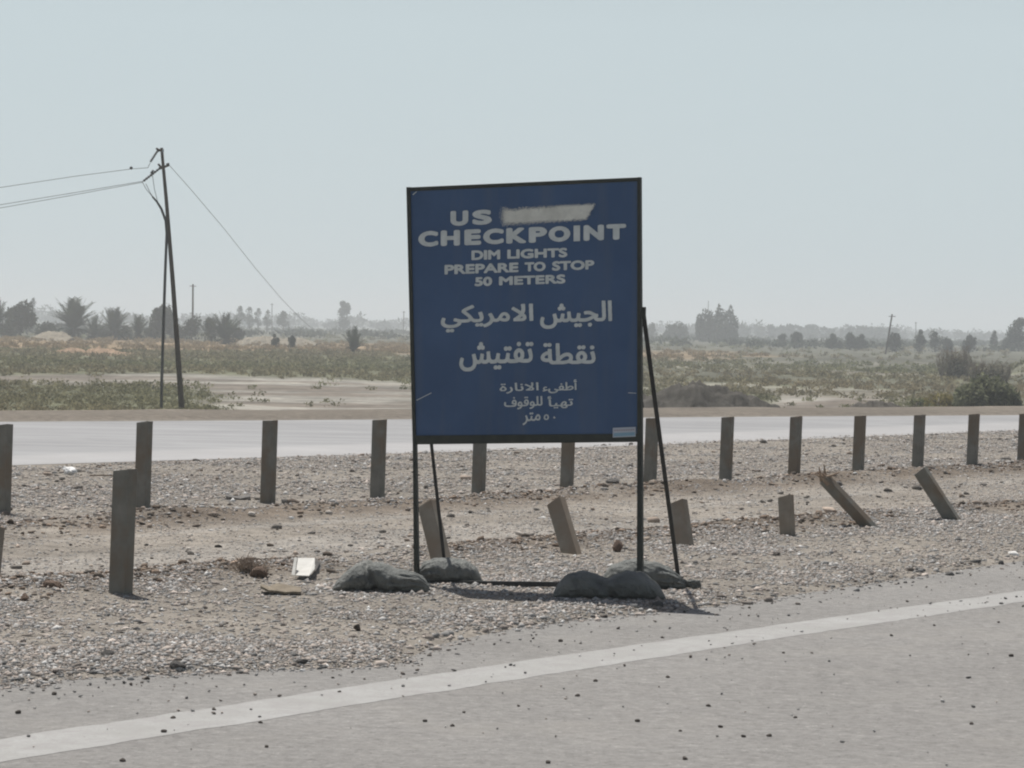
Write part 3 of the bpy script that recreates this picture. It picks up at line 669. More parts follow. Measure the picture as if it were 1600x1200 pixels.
# ------------------------------------------------------------------ sandbags
def sandbag(prof, by, Y, wid, label, fold=0, tail=None, seed=0, skew=0.0, crease=()):
    """prof: (px, top py) along the bag from left to right; by: base py at both ends"""
    n = 110; m_ = 60; xs = np.array([p_[0] for p_ in prof], float); ty = np.array([p_[1] for p_ in prof], float)
    t_ = np.linspace(0, 1, n); s_ = (1-np.cos(t_*pi))/2; px = xs[0]+(xs[-1]-xs[0])*s_
    top = np.interp(px, xs, ty)
    for _ in range(3): top[1:-1] = (top[:-2]+top[1:-1]*2+top[2:])/4
    b = by[0]+(by[1]-by[0])*s_
    V = []
    cx = []; r = np.random.default_rng(seed)
    for i in range(n):
        c0 = P(px[i], b[i], Y); h = max((b[i]-top[i])*Y/FPX, .004); e = (max(1-(2*s_[i]-1)**2, 0))**.42
        wv = wid*max(e, .04)
        for k in range(m_):
            a_ = 2*pi*k/m_; ca, sa = cos(a_), sin(a_)
            yy = math.copysign(abs(ca)**.75, ca)*wv/2; zz = math.copysign(abs(sa)**.85, sa)
            zz = h*(.5+.5*zz) if zz > 0 else h*.5*(1+zz*.97)
            V.append((c0.x, Y+yy+skew*(s_[i]-.5), zz))
    V = np.array(V).reshape(n, m_, 3)
    cen = V.mean(1, keepdims=True); dirn = V-cen
    A_, S__ = np.meshgrid(np.arange(m_)/m_, s_)
    ang = A_*2*pi
    disp = .10*(fbm(S__*5+seed*7, np.cos(ang)*1.5+np.sin(ang)*.7+3, 3)-.5)*2
    disp += .10*(fbm(S__*14+seed, np.sin(ang)*3+20+S__*6, 4)-.5)*2
    if fold:
        wgt = sst(.45, 1.0, S__ if fold > 0 else 1-S__); disp += wgt*.085*np.sin(ang*11+5*S__+2.2*np.sin(S__*7))
        disp += wgt*.05*np.sin(ang*17-9*S__)
    for c0_, w0_, a0_ in crease: disp -= a0_*np.exp(-((S__-c0_-.05*np.sin(ang*2))/w0_)**2)
    disp += .03*np.sin(S__*46+3*np.cos(ang)+4*fbm(S__*6, ang*.6+seed, 2))*sst(.25, .6, fbm(S__*4+seed, ang*.5, 3))
    V = cen+dirn*(1+disp[..., None]*(1+1.4*np.exp(-((S__-.5)/.3)**2)[..., None]*0))
    V[..., 2] = np.maximum(V[..., 2], .0)+.005
    I_ = np.arange(n*m_).reshape(n, m_); F = np.stack([I_[:-1], np.roll(I_, -1, 1)[:-1], np.roll(I_, -1, 1)[1:], I_[1:]], -1).reshape(-1, 4)
    ctr = V[n//2].mean(0); root = empty('sandbag', (float(ctr[0]), float(Y), 0))
    me = np_mesh('sack', V.reshape(-1, 3), F, smooth=True); o = link('sack', me, M['bag'], root)
    sub = o.modifiers.new('s', 'SUBSURF'); sub.levels = 1; sub.render_levels = 1
    if tail:
        tx, ty_, ex, ey = tail; mb = MB(); rr = random.Random(seed)
        a0 = P(tx, ty_, Y)
        for k in range(16):
            e0 = P(ex+rr.uniform(-7, 7), ey+rr.uniform(-8, 8), Y+rr.uniform(-.05, .05)); e0.z = max(e0.z, .012)
            mid = a0.lerp(e0, .5)+Vector((0, 0, rr.uniform(-.01, .015))); mb.tube([a0+Vector((rr.uniform(-.01, .01), rr.uniform(-.02, .02), rr.uniform(-.015, .015))), mid, e0], [.014, .012, .016*rr.uniform(.3, 1)], 6)
        mb.build('tied_end', M['bag'], root, smooth=True)
        kn = MB(); kn.tube([a0+Vector((-.012, 0, 0)), a0+Vector((.012, 0, 0))], .024, 10); kn.build('tie', M['cable'], root)
    return tag(root, label, 'sandbag', 'sandbags weighing down the blue sign')
sandbag([(519, 925), (526, 912), (540, 897), (556, 884), (574, 879), (590, 882), (603, 887), (622, 894), (645, 899), (660, 907), (671, 921)], (928, 931), 17.75, .36,
        'grey-green sandbag with a creased right end at the far left of the sign feet', fold=1, seed=1, crease=((.40, .035, .24), (.62, .03, .10)))
sandbag([(648, 905), (662, 888), (680, 881), (705, 880), (728, 884), (745, 896), (754, 915)], (919, 919), 18.45, .32,
        'round grey-green sandbag behind the left leg of the blue sign', fold=-1, seed=4, tail=(668, 902, 664, 912))
sandbag([(864, 925), (872, 908), (886, 896), (902, 891), (920, 892), (936, 899), (948, 901), (960, 898), (976, 893), (992, 892), (1012, 899), (1030, 915), (1040, 933)], (932, 937), 17.55, .38,
        'long dark sandbag sagging in the middle, in front of the sign right leg', seed=7, crease=((.47, .05, .20), (.86, .02, .09)))
sandbag([(942, 905), (955, 887), (975, 880), (1000, 879), (1025, 883), (1048, 893), (1062, 905), (1071, 914)], (922, 924), 18.35, .32,
        'paler sandbag with a tied frayed end behind the right leg of the blue sign', fold=1, seed=9, tail=(1068, 911, 1090, 917))

# ------------------------------------------------------------------ litter and rocks on the median
def rock(px, py, wpx, hpx, label, mtl, seed, name='rock', cat='rock', z=.02):
    g = G(px, py, z); z = min(z, gz(g.x, g.y)+.004) if uv(g.x, g.y)[1] > 10 else z; g = G(px, py, z); k = g.y/FPX; me = rock_mesh(name, seed, 3, .5, mtl)
    o = bpy.data.objects.new(name, me); COL.objects.link(o); o.scale = (wpx*k/2*1.35, wpx*k/2, hpx*k/2*1.45); o.location = (g.x, g.y+wpx*k/3, z+hpx*k/2*.75)
    o.rotation_euler = (0, 0, seed*.9); return tag(o, label, cat)
rock(83, 922, 28, 16, 'reddish brown rock left of the tall upright post', M['brown_rock'], 11)
rock(38, 938, 16, 10, 'dull brown flat rock near the left edge below the reddish rock', M['brown_rock'], 12)
rock(404, 903, 34, 18, 'brown clod of earth in front of the dry weed', M['brown_rock'], 13)
rock(965, 862, 15, 18, 'upright brown rock between the two right leaning posts and sign leg', M['brown_rock'], 14)
rock(213, 905, 13, 10, 'dark rock touching the right side of the tall upright post', M['grey_rock'], 15)
rock(277, 1046, 26, 13, 'dark grey stone on the lip of the gravel at lower left', M['grey_rock'], 16, z=0)
rock(145, 1040, 20, 9, 'grey stone half buried in gravel near the lower left', M['grey_rock'], 17, z=0)
rock(168, 1026, 20, 9, 'pale topped grey stone in the gravel below the tall upright post', M['grey_rock'], 18, z=0.01)
rock(472, 1038, 22, 9, 'flat grey stone at the gravel lip left of centre', M['grey_rock'], 19, z=0)
rock(558, 984, 13, 9, 'dark stone in the gravel below the left sandbag', M['dark_rock'], 20, z=.01)
rock(1311, 760, 16, 9, 'dark stone in front of the far post beside the splintered post', M['grey_rock'], 23)
rock(1420, 962, 1, 1, 'tiny stone', M['grey_rock'], 24) if False else None
rock(161, 804, 10, 6, 'small dark rock on the track left of the tall post', M['dark_rock'], 25)
rock(957, 755, 26, 8, 'flat dark clod on the far gravel right of the sign leg gap', M['grey_rock'], 26)
rock(1246, 752, 14, 8, 'pale lump of rubble at the foot of a far post', M['card'], 27)
rock(592, 777, 18, 8, 'dark clod at the foot of the far post left of the sign', M['grey_rock'], 28)
# block
g = G(1107, 757, .02); mb = MB(); mb.bar(g+Vector((-.085, .05, .025)), g+Vector((.085, .03, .03)), .05, .09, side=(0, 0, 1)); o = mb.build('block', M['card'], bevel=.006)
tag(o, 'small tan brick-shaped block lying on the far gravel', 'block')
# white torn panel with one bent flap
def sheet(name, pts, mtl, parent=None, th=.006):
    mb = MB(); n = len(pts); pts = [Vector(p_) for p_ in pts]; nn = (pts[1]-pts[0]).cross(pts[-1]-pts[0]).normalized()*th
    mb.add(pts+[p_+nn for p_ in pts], [tuple(range(n)), tuple(range(n, 2*n))[::-1]]+[(i, n+i, n+(i+1) % n, (i+1) % n) for i in range(n)])
    return mb.build(name, mtl, parent)
gY = G(475, 901, .02).y; root = empty('white_panel', (P(475, 901, gY).x, gY, .02))
sheet('face', [P(462, 900, gY), P(483, 901, gY-.05), P(492, 890, gY), P(492, 873, gY+.34), P(466, 873, gY+.34)], M['white_sheet'], root)
sheet('edge_flap', [P(456, 899, gY+.01), P(461, 900, gY-.01), P(465, 872, gY+.11), P(461, 871, gY+.13)], M['white_sheet'], root)
sheet('edge_flap', [P(484, 901, gY-.04), P(498, 896, gY+.06), P(499, 878, gY+.12), P(493, 873, gY+.13), P(493, 890, gY+.01)], M['grey_rock'], root)
tag(root, 'broken white panel propped up on the gravel left of the sandbags', 'panel')
# cardboard scraps
gY = G(440, 925, .02).y; V_ = []
for i, (x, yt, yb) in enumerate([(408, 912, 916), (420, 916, 922), (432, 911, 923), (446, 913, 925), (458, 915, 924), (470, 917, 925)]):
    V_.append(P(x, yt, gY+.16+.02*(i % 2))); V_.append(P(x, yb, gY-.05))
F_ = [(2*i, 2*i+1, 2*i+3, 2*i+2) for i in range(5)]; me = bpy.data.meshes.new('cardboard_scrap'); me.from_pydata([tuple(v) for v in V_], [], F_); o = link('cardboard_scrap', me, M['card'])
sm = o.modifiers.new('t', 'SOLIDIFY'); sm.thickness = .012; tag(o, 'crumpled strip of tan cardboard below the white panel', 'cardboard')
gY = G(372, 779, .02).y; V_ = []
for x, y1, y2 in ((353, 771, 775), (362, 774, 777), (375, 775, 779), (391, 772, 776)): V_ += [P(x, y1, gY+.15), P(x, y2, gY-.05)]
me = bpy.data.meshes.new('bent_strip'); me.from_pydata([tuple(v) for v in V_], [], [(2*i, 2*i+1, 2*i+3, 2*i+2) for i in range(3)]); o = link('bent_strip', me, M['grey_rock'])
sm = o.modifiers.new('t', 'SOLIDIFY'); sm.thickness = .012; tag(o, 'dark curved strip of scrap beside the third far post', 'scrap')
# white crumpled bag + stick
g = G(107, 745, .02); me = rock_mesh('litter', 31, 3, 1.6, M['plastic']); o = bpy.data.objects.new('litter_bag', me); COL.objects.link(o); k = g.y/FPX
o.scale = (13*k, 9*k, 8*k); o.location = (g.x, g.y+.05, .02+8*k); o.rotation_euler = (.2, .35, 0); tag(o, 'crumpled white plastic bag on the far gravel left of the second far post', 'litter')
g = G(140, 743, .03); mb = MB(); mb.tube([g, g+Vector((.12, .02, .004)), g+Vector((.28, .03, 0))], .009, 6); o = mb.build('stick', M['twig']); tag(o, 'thin brown stick lying beside the white plastic bag', 'stick')
for px, py, w_, lab in ((456, 811, 9, 'small white scrap on the track right of the third far post'), (290, 890, 8, 'small white scrap on the dirt track between tall post and white panel'),
                       (66, 920, 12, 'white scrap beside the reddish brown rock'), (1265, 806, 15, 'pale crumpled scrap right of the short upright stub')):
    g = G(px, py, .025); k = g.y/FPX; me = rock_mesh('paper_scrap', int(px), 2, 1.5, M['plastic'] if px < 1000 else M['white_sheet']); o = bpy.data.objects.new('paper_scrap', me); COL.objects.link(o)
    o.scale = (w_*k*.6, w_*k*.5, w_*k*.28); o.location = (g.x, g.y, .035); tag(o, lab, 'litter')
# dry weed
b0 = G(388, 893, .03); mb = MB(); r = random.Random(3)
for k in range(70):
    a_ = r.uniform(0, 2*pi); L = r.uniform(.05, .17); d_ = Vector((cos(a_)*r.uniform(.3, 1.1), sin(a_)*.6, r.uniform(.15, .9))).normalized(); s0 = b0+Vector((r.uniform(-.07, .07), r.uniform(-.05, .05), 0))
    m1 = s0+d_*L*.5; e0 = s0+d_*L+Vector((r.uniform(-.03, .03), 0, -.02)); mb.tube([s0, m1, e0], [.004, .003, .001], 4)
    for q_ in range(2): mb.tube([m1, m1+Vector((r.uniform(-.05, .05), r.uniform(-.04, .04), r.uniform(0, .05)))], [.0025, .001], 4)
o = mb.build('dry_weed', M['twig']); tag(o, 'low dry brown weed on the dirt ridge left of the white panel', 'weed')

# ------------------------------------------------------------------ plants
def leaf_cloud(cx, cy, cz, rx, ry, rz, n, size, base, var=.25, up=.4, shell=.35):
    d = rng.normal(size=(n, 3)); d /= np.linalg.norm(d, axis=1)[:, None]; rad = (1-shell*rng.random(n)**1.3)[:, None]
    c = d*rad*np.array([rx, ry, rz])+np.array([cx, cy, cz])
    a_ = rng.normal(size=(n, 3)); a_[:, 2] += up; a_ /= np.linalg.norm(a_, axis=1)[:, None]
    b_ = np.cross(a_, rng.normal(size=(n, 3))); b_ /= np.linalg.norm(b_, axis=1)[:, None]+1e-9
    s_ = size*(.5+rng.random(n))[:, None]
    V = np.stack([c-a_*s_, c+b_*s_*.45, c+a_*s_, c-b_*s_*.45], 1).reshape(-1, 3)
    F = np.arange(n*4).reshape(n, 4); col = np.repeat(base*(1+var*(rng.random((n, 1))*2-1)), 4, axis=0)
    return V, F, col
def tree_parts(root, lobes, trunk, leafsize, base, n, name='crown'):
    pr = [leaf_cloud(*l, int(n), leafsize, base*random.uniform(.8, 1.2), shell=.6) for l in lobes]
    V, F, Cc = join(pr); link(name, np_mesh(name, V, F, Cc), M['leaf'], root)
    if trunk: trunk.build('trunk', M['wood'], root, smooth=True)
TREEG = C(.036, .044, .026); BUSHG = C(.095, .115, .060)
def broad_tree(px, topy, wpx, Y, label, cat='tree', group=None, col=TREEG, lobes=7, dens=120, name='broadleaf_tree', trunk=.22, low=False):
    x = P(px, hor(px), Y).x; z0 = gz(x, Y)-.1; k = Y/FPX; top = P(px, topy, Y).z; h = top-z0; w_ = wpx*k
    root = empty(name, (x, Y, z0)); L = []
    r = random.Random(int(px*7+Y)); b = z0+h*(0.04 if low else trunk*.7)
    for i in range(lobes):
        f = (i+.5)/lobes; zz = b+(top-b)*(.22+.62*r.random()); spread = (1-abs((zz-b)/(top-b)-.45)*1.1)
        rx = w_*(.16+.13*r.random()); L.append((x+r.uniform(-1, 1)*(w_/2-rx)*max(spread, .3), Y+r.uniform(-1, 1)*w_*.3, zz, rx, rx, rx*(.8+.6*r.random())))
    L.append((x, Y, b+(top-b)*.45, w_*.36, w_*.36, (top-b)*.42)); L.append((x+w_*.08*r.uniform(-1, 1), Y, top-w_*.16, w_*.16, w_*.16, w_*.17))
    if low: L.append((x, Y, z0+h*.25, w_*.47, w_*.4, h*.3))
    t_ = MB(); t_.tube([(x, Y, z0-.2), (x+.05*h*r.uniform(-1, 1), Y, z0+h*.35), (x, Y, z0+h*.75)], [h*.035+.05, h*.025+.03, .03], 7)
    for q_ in range(3):
        a_ = r.uniform(0, 2*pi); t_.tube([(x, Y, z0+h*.3), (x+cos(a_)*w_*.28, Y+sin(a_)*w_*.28, z0+h*.68)], [h*.018+.02, .02], 5)
    tree_parts(root, L, t_, max(w_*.05, .08), col, dens)
    return tag(root, label, cat, group)
def palm(px, topy, wpx, Y, label, group=None, nf=34, name='palm_tree', trunkf=.35, col=TREEG, basepx=None):
    x = P(px, hor(px), Y).x; z0 = gz(x, Y)-.1; k = Y/FPX; top = P(px, topy, Y).z; h = top-z0; R_ = wpx*k/2
    root = empty(name, (x, Y, z0)); tb = MB(); zc = z0+h*trunkf
    tb.tube([(x, Y, z0-.2), (x, Y, z0+h*.1), (x+.03*h, Y, zc)], [.34, .27, .24], 9); tb.build('trunk', M['wood'], root, smooth=True)
    r = random.Random(int(px)); Vs = []; Fs = []; Cs = []
    for i in range(nf*2):
        az = r.uniform(0, 2*pi); el = radians(r.uniform(-25, 88)); L = (R_*1.1*max(cos(el), 0)**1.0+h*(1-trunkf)*abs(sin(el))**1.6)*r.uniform(.8, 1.08)
        p = Vector((x, Y, zc)); dv = Vector((cos(az)*cos(el), sin(az)*cos(el), sin(el))); seg = 9; pts = [p.copy()]
        for s_ in range(seg):
            p = p+dv*(L/seg); pts.append(p.copy()); dv = (dv+Vector((0, 0, -.07))).normalized()
        cc = col*r.uniform(.75, 1.3)
        for s_ in range(1, seg+1):
            t_ = (pts[s_]-pts[s_-1]).normalized(); sd_ = t_.cross(Vector((0, 0, 1)));
            if sd_.length < .05: sd_ = Vector((1, 0, 0))
            sd_.normalize(); ll = L*.26*(1-.5*abs(s_/seg-.45))
            for sg in (-1, 1):
                for q_ in (0, .5):
                    b_ = pts[s_-1].lerp(pts[s_], q_); tip = b_+(sd_*sg+t_*.8+Vector((0, 0, r.uniform(-.15, .2)))).normalized()*ll
                    n0 = len(Vs); Vs += [b_-t_*ll*.10, b_+t_*ll*.14, tip]; Fs.append((n0, n0+1, n0+2)); Cs += [cc]*3
            n0 = len(Vs); wv = sd_*.03; Vs += [pts[s_-1]-wv, pts[s_-1]+wv, pts[s_]]; Fs.append((n0, n0+1, n0+2)); Cs += [cc]*3
    link('fronds', np_mesh('fronds', np.array([tuple(v) for v in Vs]), Fs, np.array(Cs)), M['leaf'], root)
    return tag(root, label, 'palm', group)

PG = 'palms along the far edge of the left field'
palm(115, 470, 60, 420, 'tallest bushy date palm in the left field', PG, 44, trunkf=.3)
palm(178, 484, 44, 425, 'second bushy palm, left of the leaning power pole', PG, 38, trunkf=.28)
palm(147, 493, 32, 428, 'low palm squeezed between the two bigger palms at left', PG, 26, trunkf=.2)
palm(217, 494, 32, 410, 'small palm between the second palm and the round tree by the power pole', PG, 26, trunkf=.3)
palm(352, 492, 52, 395, 'broad low palm right of the leaning power pole', PG, 38, trunkf=.2)
palm(553, 512, 22, 300, 'small lone palm shrub left of the blue sign', PG, 26, trunkf=.15)
palm(-4, 470, 34, 430, 'palm cut off by the left edge of the photo', PG, 32, trunkf=.4)
TG = 'trees of the left field'
broad_tree(31, 478, 62, 440, 'dark round tree near the left edge', group=TG, dens=260, lobes=9)
broad_tree(51, 465, 15, 700, 'small crown rising behind the dark round tree at far left', group=TG, trunk=.6)
broad_tree(259, 480, 60, 430, 'wide round tree right behind the leaning power pole', group=TG, dens=260, lobes=9)
broad_tree(300, 499, 44, 432, 'low dark bush between the round tree and broad low palm', 'bush', TG, low=True, name='bush', dens=160)
for px_, tp_, w_, lab in ((70, 505, 40, 'low dark bush between the dark round tree and tallest palm'), (195, 508, 34, 'low dark bush under the second palm'), (240, 503, 36, 'low bush at the left foot of the round tree'), (278, 508, 34, 'low bush at the right foot of the round tree'), (160, 512, 30, 'small bush under the squeezed palm'), (370, 512, 30, 'low bush at the right of the broad low palm'), (12, 506, 34, 'low dark bush at the left edge of the photo')):
    broad_tree(px_, tp_, w_, 436, lab, 'bush', TG, low=True, name='bush', dens=140)
broad_tree(330, 497, 36, 402, 'dark bush merging with the left side of the broad low palm', 'bush', TG, low=True, name='bush', dens=160)
for px, tp_, w_, lab in ((374, 478, 22, 'leftmost tree of the hazy group right of the palms'), (390, 479, 22, 'second tree of the hazy group right of the palms'),
                       (403, 481, 18, 'third tree of the hazy group right of the palms'), (417, 485, 18, 'fourth and thinnest tree of the hazy group right of the palms'), (442, 486, 28, 'round hazy tree standing right of the hazy group')):
    broad_tree(px, tp_, w_, 850, lab, group='hazy trees beyond the left field', dens=110)
broad_tree(537, 470, 30, 950, 'tall lone hazy tree between the power pole and the blue sign', dens=260, lobes=9, trunk=.15, low=True)
for px, tp_, w_, lab in ((430, 522, 17, 'left one of two dark shrubs in the middle of the left field'), (457, 524, 19, 'right one of two dark shrubs in the middle of the left field')):
    broad_tree(px, tp_, w_, 330, lab, 'bush', 'pair of shrubs in the left field', low=True, name='bush', dens=150, lobes=5)
RG = 'dark round trees across the right field'
for px, tp_, w_, Y_, lab in ((1222, 522, 15, 560, 'small round tree, leftmost of the row right of the big tree'), (1246, 519, 20, 545, 'round tree second in the row right of the big tree'),
                           (1299, 521, 19, 520, 'upright tree left of the close pair in the right field'), (1312, 532, 12, 520, 'low bush between upright tree and close pair'),
                           (1329, 522, 22, 510, 'left tree of the close pair in the right field'), (1346, 522, 22, 508, 'right tree of the close pair in the right field'),
                           (1400, 520, 26, 470, 'round tree at the foot of the leaning far pole'), (1438, 515, 18, 480, 'narrow tree right of the leaning far pole'),
                           (1462, 518, 20, 500, 'pointed tree second right of the leaning far pole'), (1481, 531, 20, 495, 'low bush right of the pointed tree'),
                           (1515, 523, 24, 480, 'grey round tree above the twiggy shrubs at right'), (1554, 517, 13, 560, 'slim tree left of the tall tree at the right edge'),
                           (1574, 528, 24, 540, 'low bush left of the tall tree at the right edge'), (1592, 496, 34, 540, 'tall ragged tree at the right edge')):
    broad_tree(px, tp_, w_*1.3, Y_, lab, 'bush' if 'bush' in lab else 'tree', RG, dens=230, low=True, name='bush' if 'bush' in lab else 'broadleaf_tree', lobes=6)
Yb = 700; kb = Yb/FPX; xb = P(1120, 520, Yb).x; zb = gz(xb, Yb); root = empty('tree_clump', (xb, Yb, zb)); LB = []
for px_, tp_, w_ in ((1094, 488, 13), (1103, 480, 14), (1112, 484, 16), (1123, 474, 13), (1132, 482, 15), (1142, 476, 13), (1148, 492, 12), (1108, 500, 26), (1130, 500, 28), (1120, 515, 50), (1098, 515, 20), (1146, 516, 18)):
    q_ = P(px_, tp_, Yb); hh = q_.z-zb; LB.append((q_.x, Yb+random.uniform(-2, 2), zb+hh*.5, w_*kb/2, w_*kb/2, hh*.5))
tb_ = MB(); tb_.tube([(xb, Yb, zb-.2), (xb, Yb, zb+3)], [.35, .2], 7); tree_parts(root, LB, tb_, .38, TREEG, 420); tag(root, 'big hazy tree clump with a spiky top right of the blue sign', 'tree')
broad_tree(1018, 504, 30, 900, 'hazy tree just right of the sign edge', dens=160, low=True)
broad_tree(1055, 513, 50, 780, 'low hazy dome-shaped tree right of the blue sign', dens=240, low=True, lobes=9)

# distant wood: one mass
pr = []
for i in range(620):
    Y_ = rng.uniform(1300, 2300); px = rng.uniform(-250, 1850); x = (px-800)/FPX*Y_
    h = rng.uniform(2.8, 7)*(.65+.8*vnoise(px*.02, 3.1)); z0 = LOW
    pr.append(leaf_cloud(x, Y_, z0+h*.5, rng.uniform(3, 8), 4, h*.5, 70, 1.1, TREEG*rng.uniform(.8, 1.2), shell=.8))
for i in range(70):
    px = rng.uniform(1150, 1400); Y_ = rng.uniform(1150, 1300); x = (px-800)/FPX*Y_; h = rng.uniform(3.0, 4.9)
    pr.append(leaf_cloud(x, Y_, LOW+h, 1.7, 1.7, .8, 40, .7, TREEG, shell=.8)); pr.append(leaf_cloud(x, Y_, LOW+h*.4, 2.2, 3, h*.4, 40, .8, TREEG, shell=.9))
for i in range(330):       # hedge-like growth at middle distance
    px = rng.uniform(-150, 1750); Y_ = rng.uniform(520, 1000); x = (px-800)/FPX*Y_; h = rng.uniform(.8, 2.2)
    pr.append(leaf_cloud(x, Y_, LOW+h*.4, rng.uniform(1.5, 6), 2, h*.5, 60, .45, TREEG*rng.uniform(.9, 1.5), shell=.9))
V, F, Cc = join(pr); o = link('distant_wood', np_mesh('distant_wood', V, F, Cc), M['leaf']); tag(o, 'hazy line of far trees and scrub along the horizon', 'wood', kind='stuff')

# scrub in the field
pr = []; N = 24000
Y_ = np.exp(rng.uniform(math.log(70), math.log(800), N)); X_ = (rng.random(N)*2-1)*(Y_*.19+8); gw, sw, dw = field_zone(X_, Y_)
s_ = beyond(X_, Y_); keep = (rng.random(N) < (.06+.94*gw)*(1-.82*sw)*(1-.25*dw)+.35*dw) & (s_ > 13); X_, Y_, dw = X_[keep], Y_[keep], dw[keep]
Z_ = terrain(X_, Y_); print('scrub', len(X_))
hue = fbm(X_*.03+50, Y_*.02, 3); big = rng.random(len(X_))
for i in range(len(X_)):
    s = (.10+.26*big[i]**4+.0009*Y_[i]); c_ = lerp(C(.180, .186, .106)[None], C(.235, .200, .128)[None], np.array([np.clip((hue[i]-.35)*3, 0, 1)]))[0]*(.75+.5*rng.random())
    if dw[i] > .5: c_ = C(.255, .195, .115)
    pr.append(leaf_cloud(X_[i], Y_[i], Z_[i]+s*.35, s*1.3, s*1.3, s*.60, 34, .012+.00042*Y_[i], c_, shell=.8))
V, F, Cc = join(pr); o = link('scrub', np_mesh('scrub', V, F, Cc), M['leaf']); tag(o, 'low olive green scrub and dry weeds covering the field beyond the far road', 'scrub', kind='stuff')

# big shrubs at the right
def shrub(px, topy, wpx, Y, label, col, n=3200, name='shrub', leaf=.09, by=None):
    x = P(px, hor(px), Y).x; k = Y/FPX; top = P(px, topy, Y).z; z0 = gz(x, Y)-.05; w_ = wpx*k; h = top-z0; root = empty(name, (x, Y, z0)); pr = []
    r = random.Random(int(px))
    for i in range(11):
        f = r.uniform(-.8, .8); hh = h*(1-.45*f*f)*r.uniform(.8, 1.0); pr.append(leaf_cloud(x+f*w_*.42, Y+r.uniform(-.25, .25)*w_, z0+hh*.5, w_*.17, w_*.2, hh*.52, n//11, leaf, col*r.uniform(.8, 1.25), shell=.45))
    V, F, Cc = join(pr); link('foliage', np_mesh('foliage', V, F, Cc), M['leaf'], root)
    t_ = MB()
    for i in range(9): t_.tube([(x+r.uniform(-.2, .2), Y, z0), (x+r.uniform(-.4, .4)*w_, Y+r.uniform(-.2, .2), z0+h*.7)], [.03, .01], 5)
    t_.build('stems', M['twig'], root); return tag(root, label, 'shrub')
shrub(1546, 583, 120, 112, 'large dense green shrub beside the far road at right', C(.150, .158, .098), 6500, leaf=.10)
shrub(1474, 606, 62, 118, 'yellowish low shrub left of the large green shrub', C(.22, .19, .075), 900, leaf=.07)
shrub(1436, 619, 40, 125, 'small yellow-green weed clump two shrubs left of the large one', C(.17, .18, .08), 600, leaf=.07)
shrub(583, 592, 14, 130, 'tiny green shrub on pale sand left of the blue sign', C(.12, .13, .07), 300, leaf=.05) if False else None
def twiggy(px, topy, wpx, Y, label, seed):
    x = P(px, hor(px), Y).x; z0 = gz(x, Y); k = Y/FPX; h = P(px, topy, Y).z-z0; w_ = wpx*k; r = random.Random(seed); t_ = MB()
    for i in range(90):
        a_ = r.uniform(0, 2*pi); sx = x+r.uniform(-.4, .4)*w_; e = Vector((sx+cos(a_)*w_*.14, Y+sin(a_)*w_*.2, z0+h*r.uniform(.45, 1))); s0 = Vector((sx, Y+r.uniform(-.2, .2), z0-.1)); m_ = s0.lerp(e, .6)+Vector((r.uniform(-.1, .1), 0, 0))
        t_.tube([s0, m_, e], [.035, .02, .008], 4, cap=False)
        for q_ in range(4): b_ = m_.lerp(e, r.random()); t_.tube([b_, b_+Vector((r.uniform(-.35, .35), r.uniform(-.3, .3), r.uniform(.05, .4)))], [.012, .005], 3, cap=False)
    root = empty('twiggy_shrub', (x, Y, z0)); t_.build('branches', M['twig'], root)
    V, F, Cc = leaf_cloud(x, Y, z0+h*.42, w_*.48, w_*.3, h*.42, 900, .12, C(.22, .205, .15), shell=.9); link('foliage', np_mesh('foliage', V, F, Cc), M['leaf'], root)
    return tag(root, label, 'shrub')
twiggy(1495, 540, 60, 210, 'tall bare grey twiggy shrub above the large green shrub', 2)
twiggy(1547, 562, 70, 190, 'lower bare twiggy shrub right behind the large green shrub', 3)

# mounds
def mound(name, pxs, tops, Y, depth, col, label, rough=.25, seed=0):
    """ridge of dirt whose skyline passes the given photo pixels"""
    n = 200; m_ = 40; px = np.linspace(pxs[0], pxs[-1], n); ty = np.interp(px, pxs, tops); V = []
    for i in range(n):
        pt = P(px[i], ty[i], Y); z0 = gz(pt.x, Y)-.15; h = max(pt.z-z0, .02)
        for j in range(m_):
            s = j/(m_-1)*2-1; f = (1-abs(s)**1.7)*.94+.0; x = pt.x; y = Y+s*depth
            nn = fbm(np.array(x*2.6+seed), np.array(y*2.6), 5)-.5
            V.append((x, y, z0+h*f*(1+rough*float(nn)*2*(.7+abs(s)))))
    V = np.array(V); I_ = np.arange(n*m_).reshape(n, m_); F = np.stack([I_[:-1, :-1], I_[1:, :-1], I_[1:, 1:], I_[:-1, 1:]], -1).reshape(-1, 4)
    cc = col*(.75+.5*fbm(V[:, 0]*1.5, V[:, 1]*1.5+V[:, 2]*3, 4)[:, None]); o = link(name, np_mesh(name, V, F, cc, smooth=True), M['mound']); return tag(o, label, 'mound')
mound('dirt_mound', [1003, 1030, 1060, 1100, 1130, 1160, 1185, 1205, 1224], [616, 607, 600, 598, 603, 612, 620, 630, 640], 82, 3.5, C(.074, .069, .060), 'long dark brown dirt mound beyond the far road right of the sign', seed=3)
mound('dirt_mound', [1322, 1340, 1360, 1378, 1400, 1422], [642, 631, 626, 625, 630, 641], 82, 2.5, C(.078, .072, .062), 'small low dark dirt mound beyond the far road', seed=5)
mound('spoil_heap', [78, 95, 115, 135, 150, 170, 190, 205, 222], [556, 547, 543, 549, 542, 545, 550, 551, 560], 250, 5, C(.30, .21, .14), 'low orange-tan spoil heap across the left field', .5, 8)
mound('sand_heap', [50, 65, 80, 100, 112], [528, 520, 517, 519, 528], 395, 5, C(.27, .235, .18), 'pale sand heap left of the tallest palm', .3, 9)
mound('sand_heap', [372, 388, 410, 440, 470, 495], [533, 527, 525, 529, 527, 536], 385, 5, C(.25, .22, .17), 'pale low sand bank behind the two dark shrubs', .3, 12)

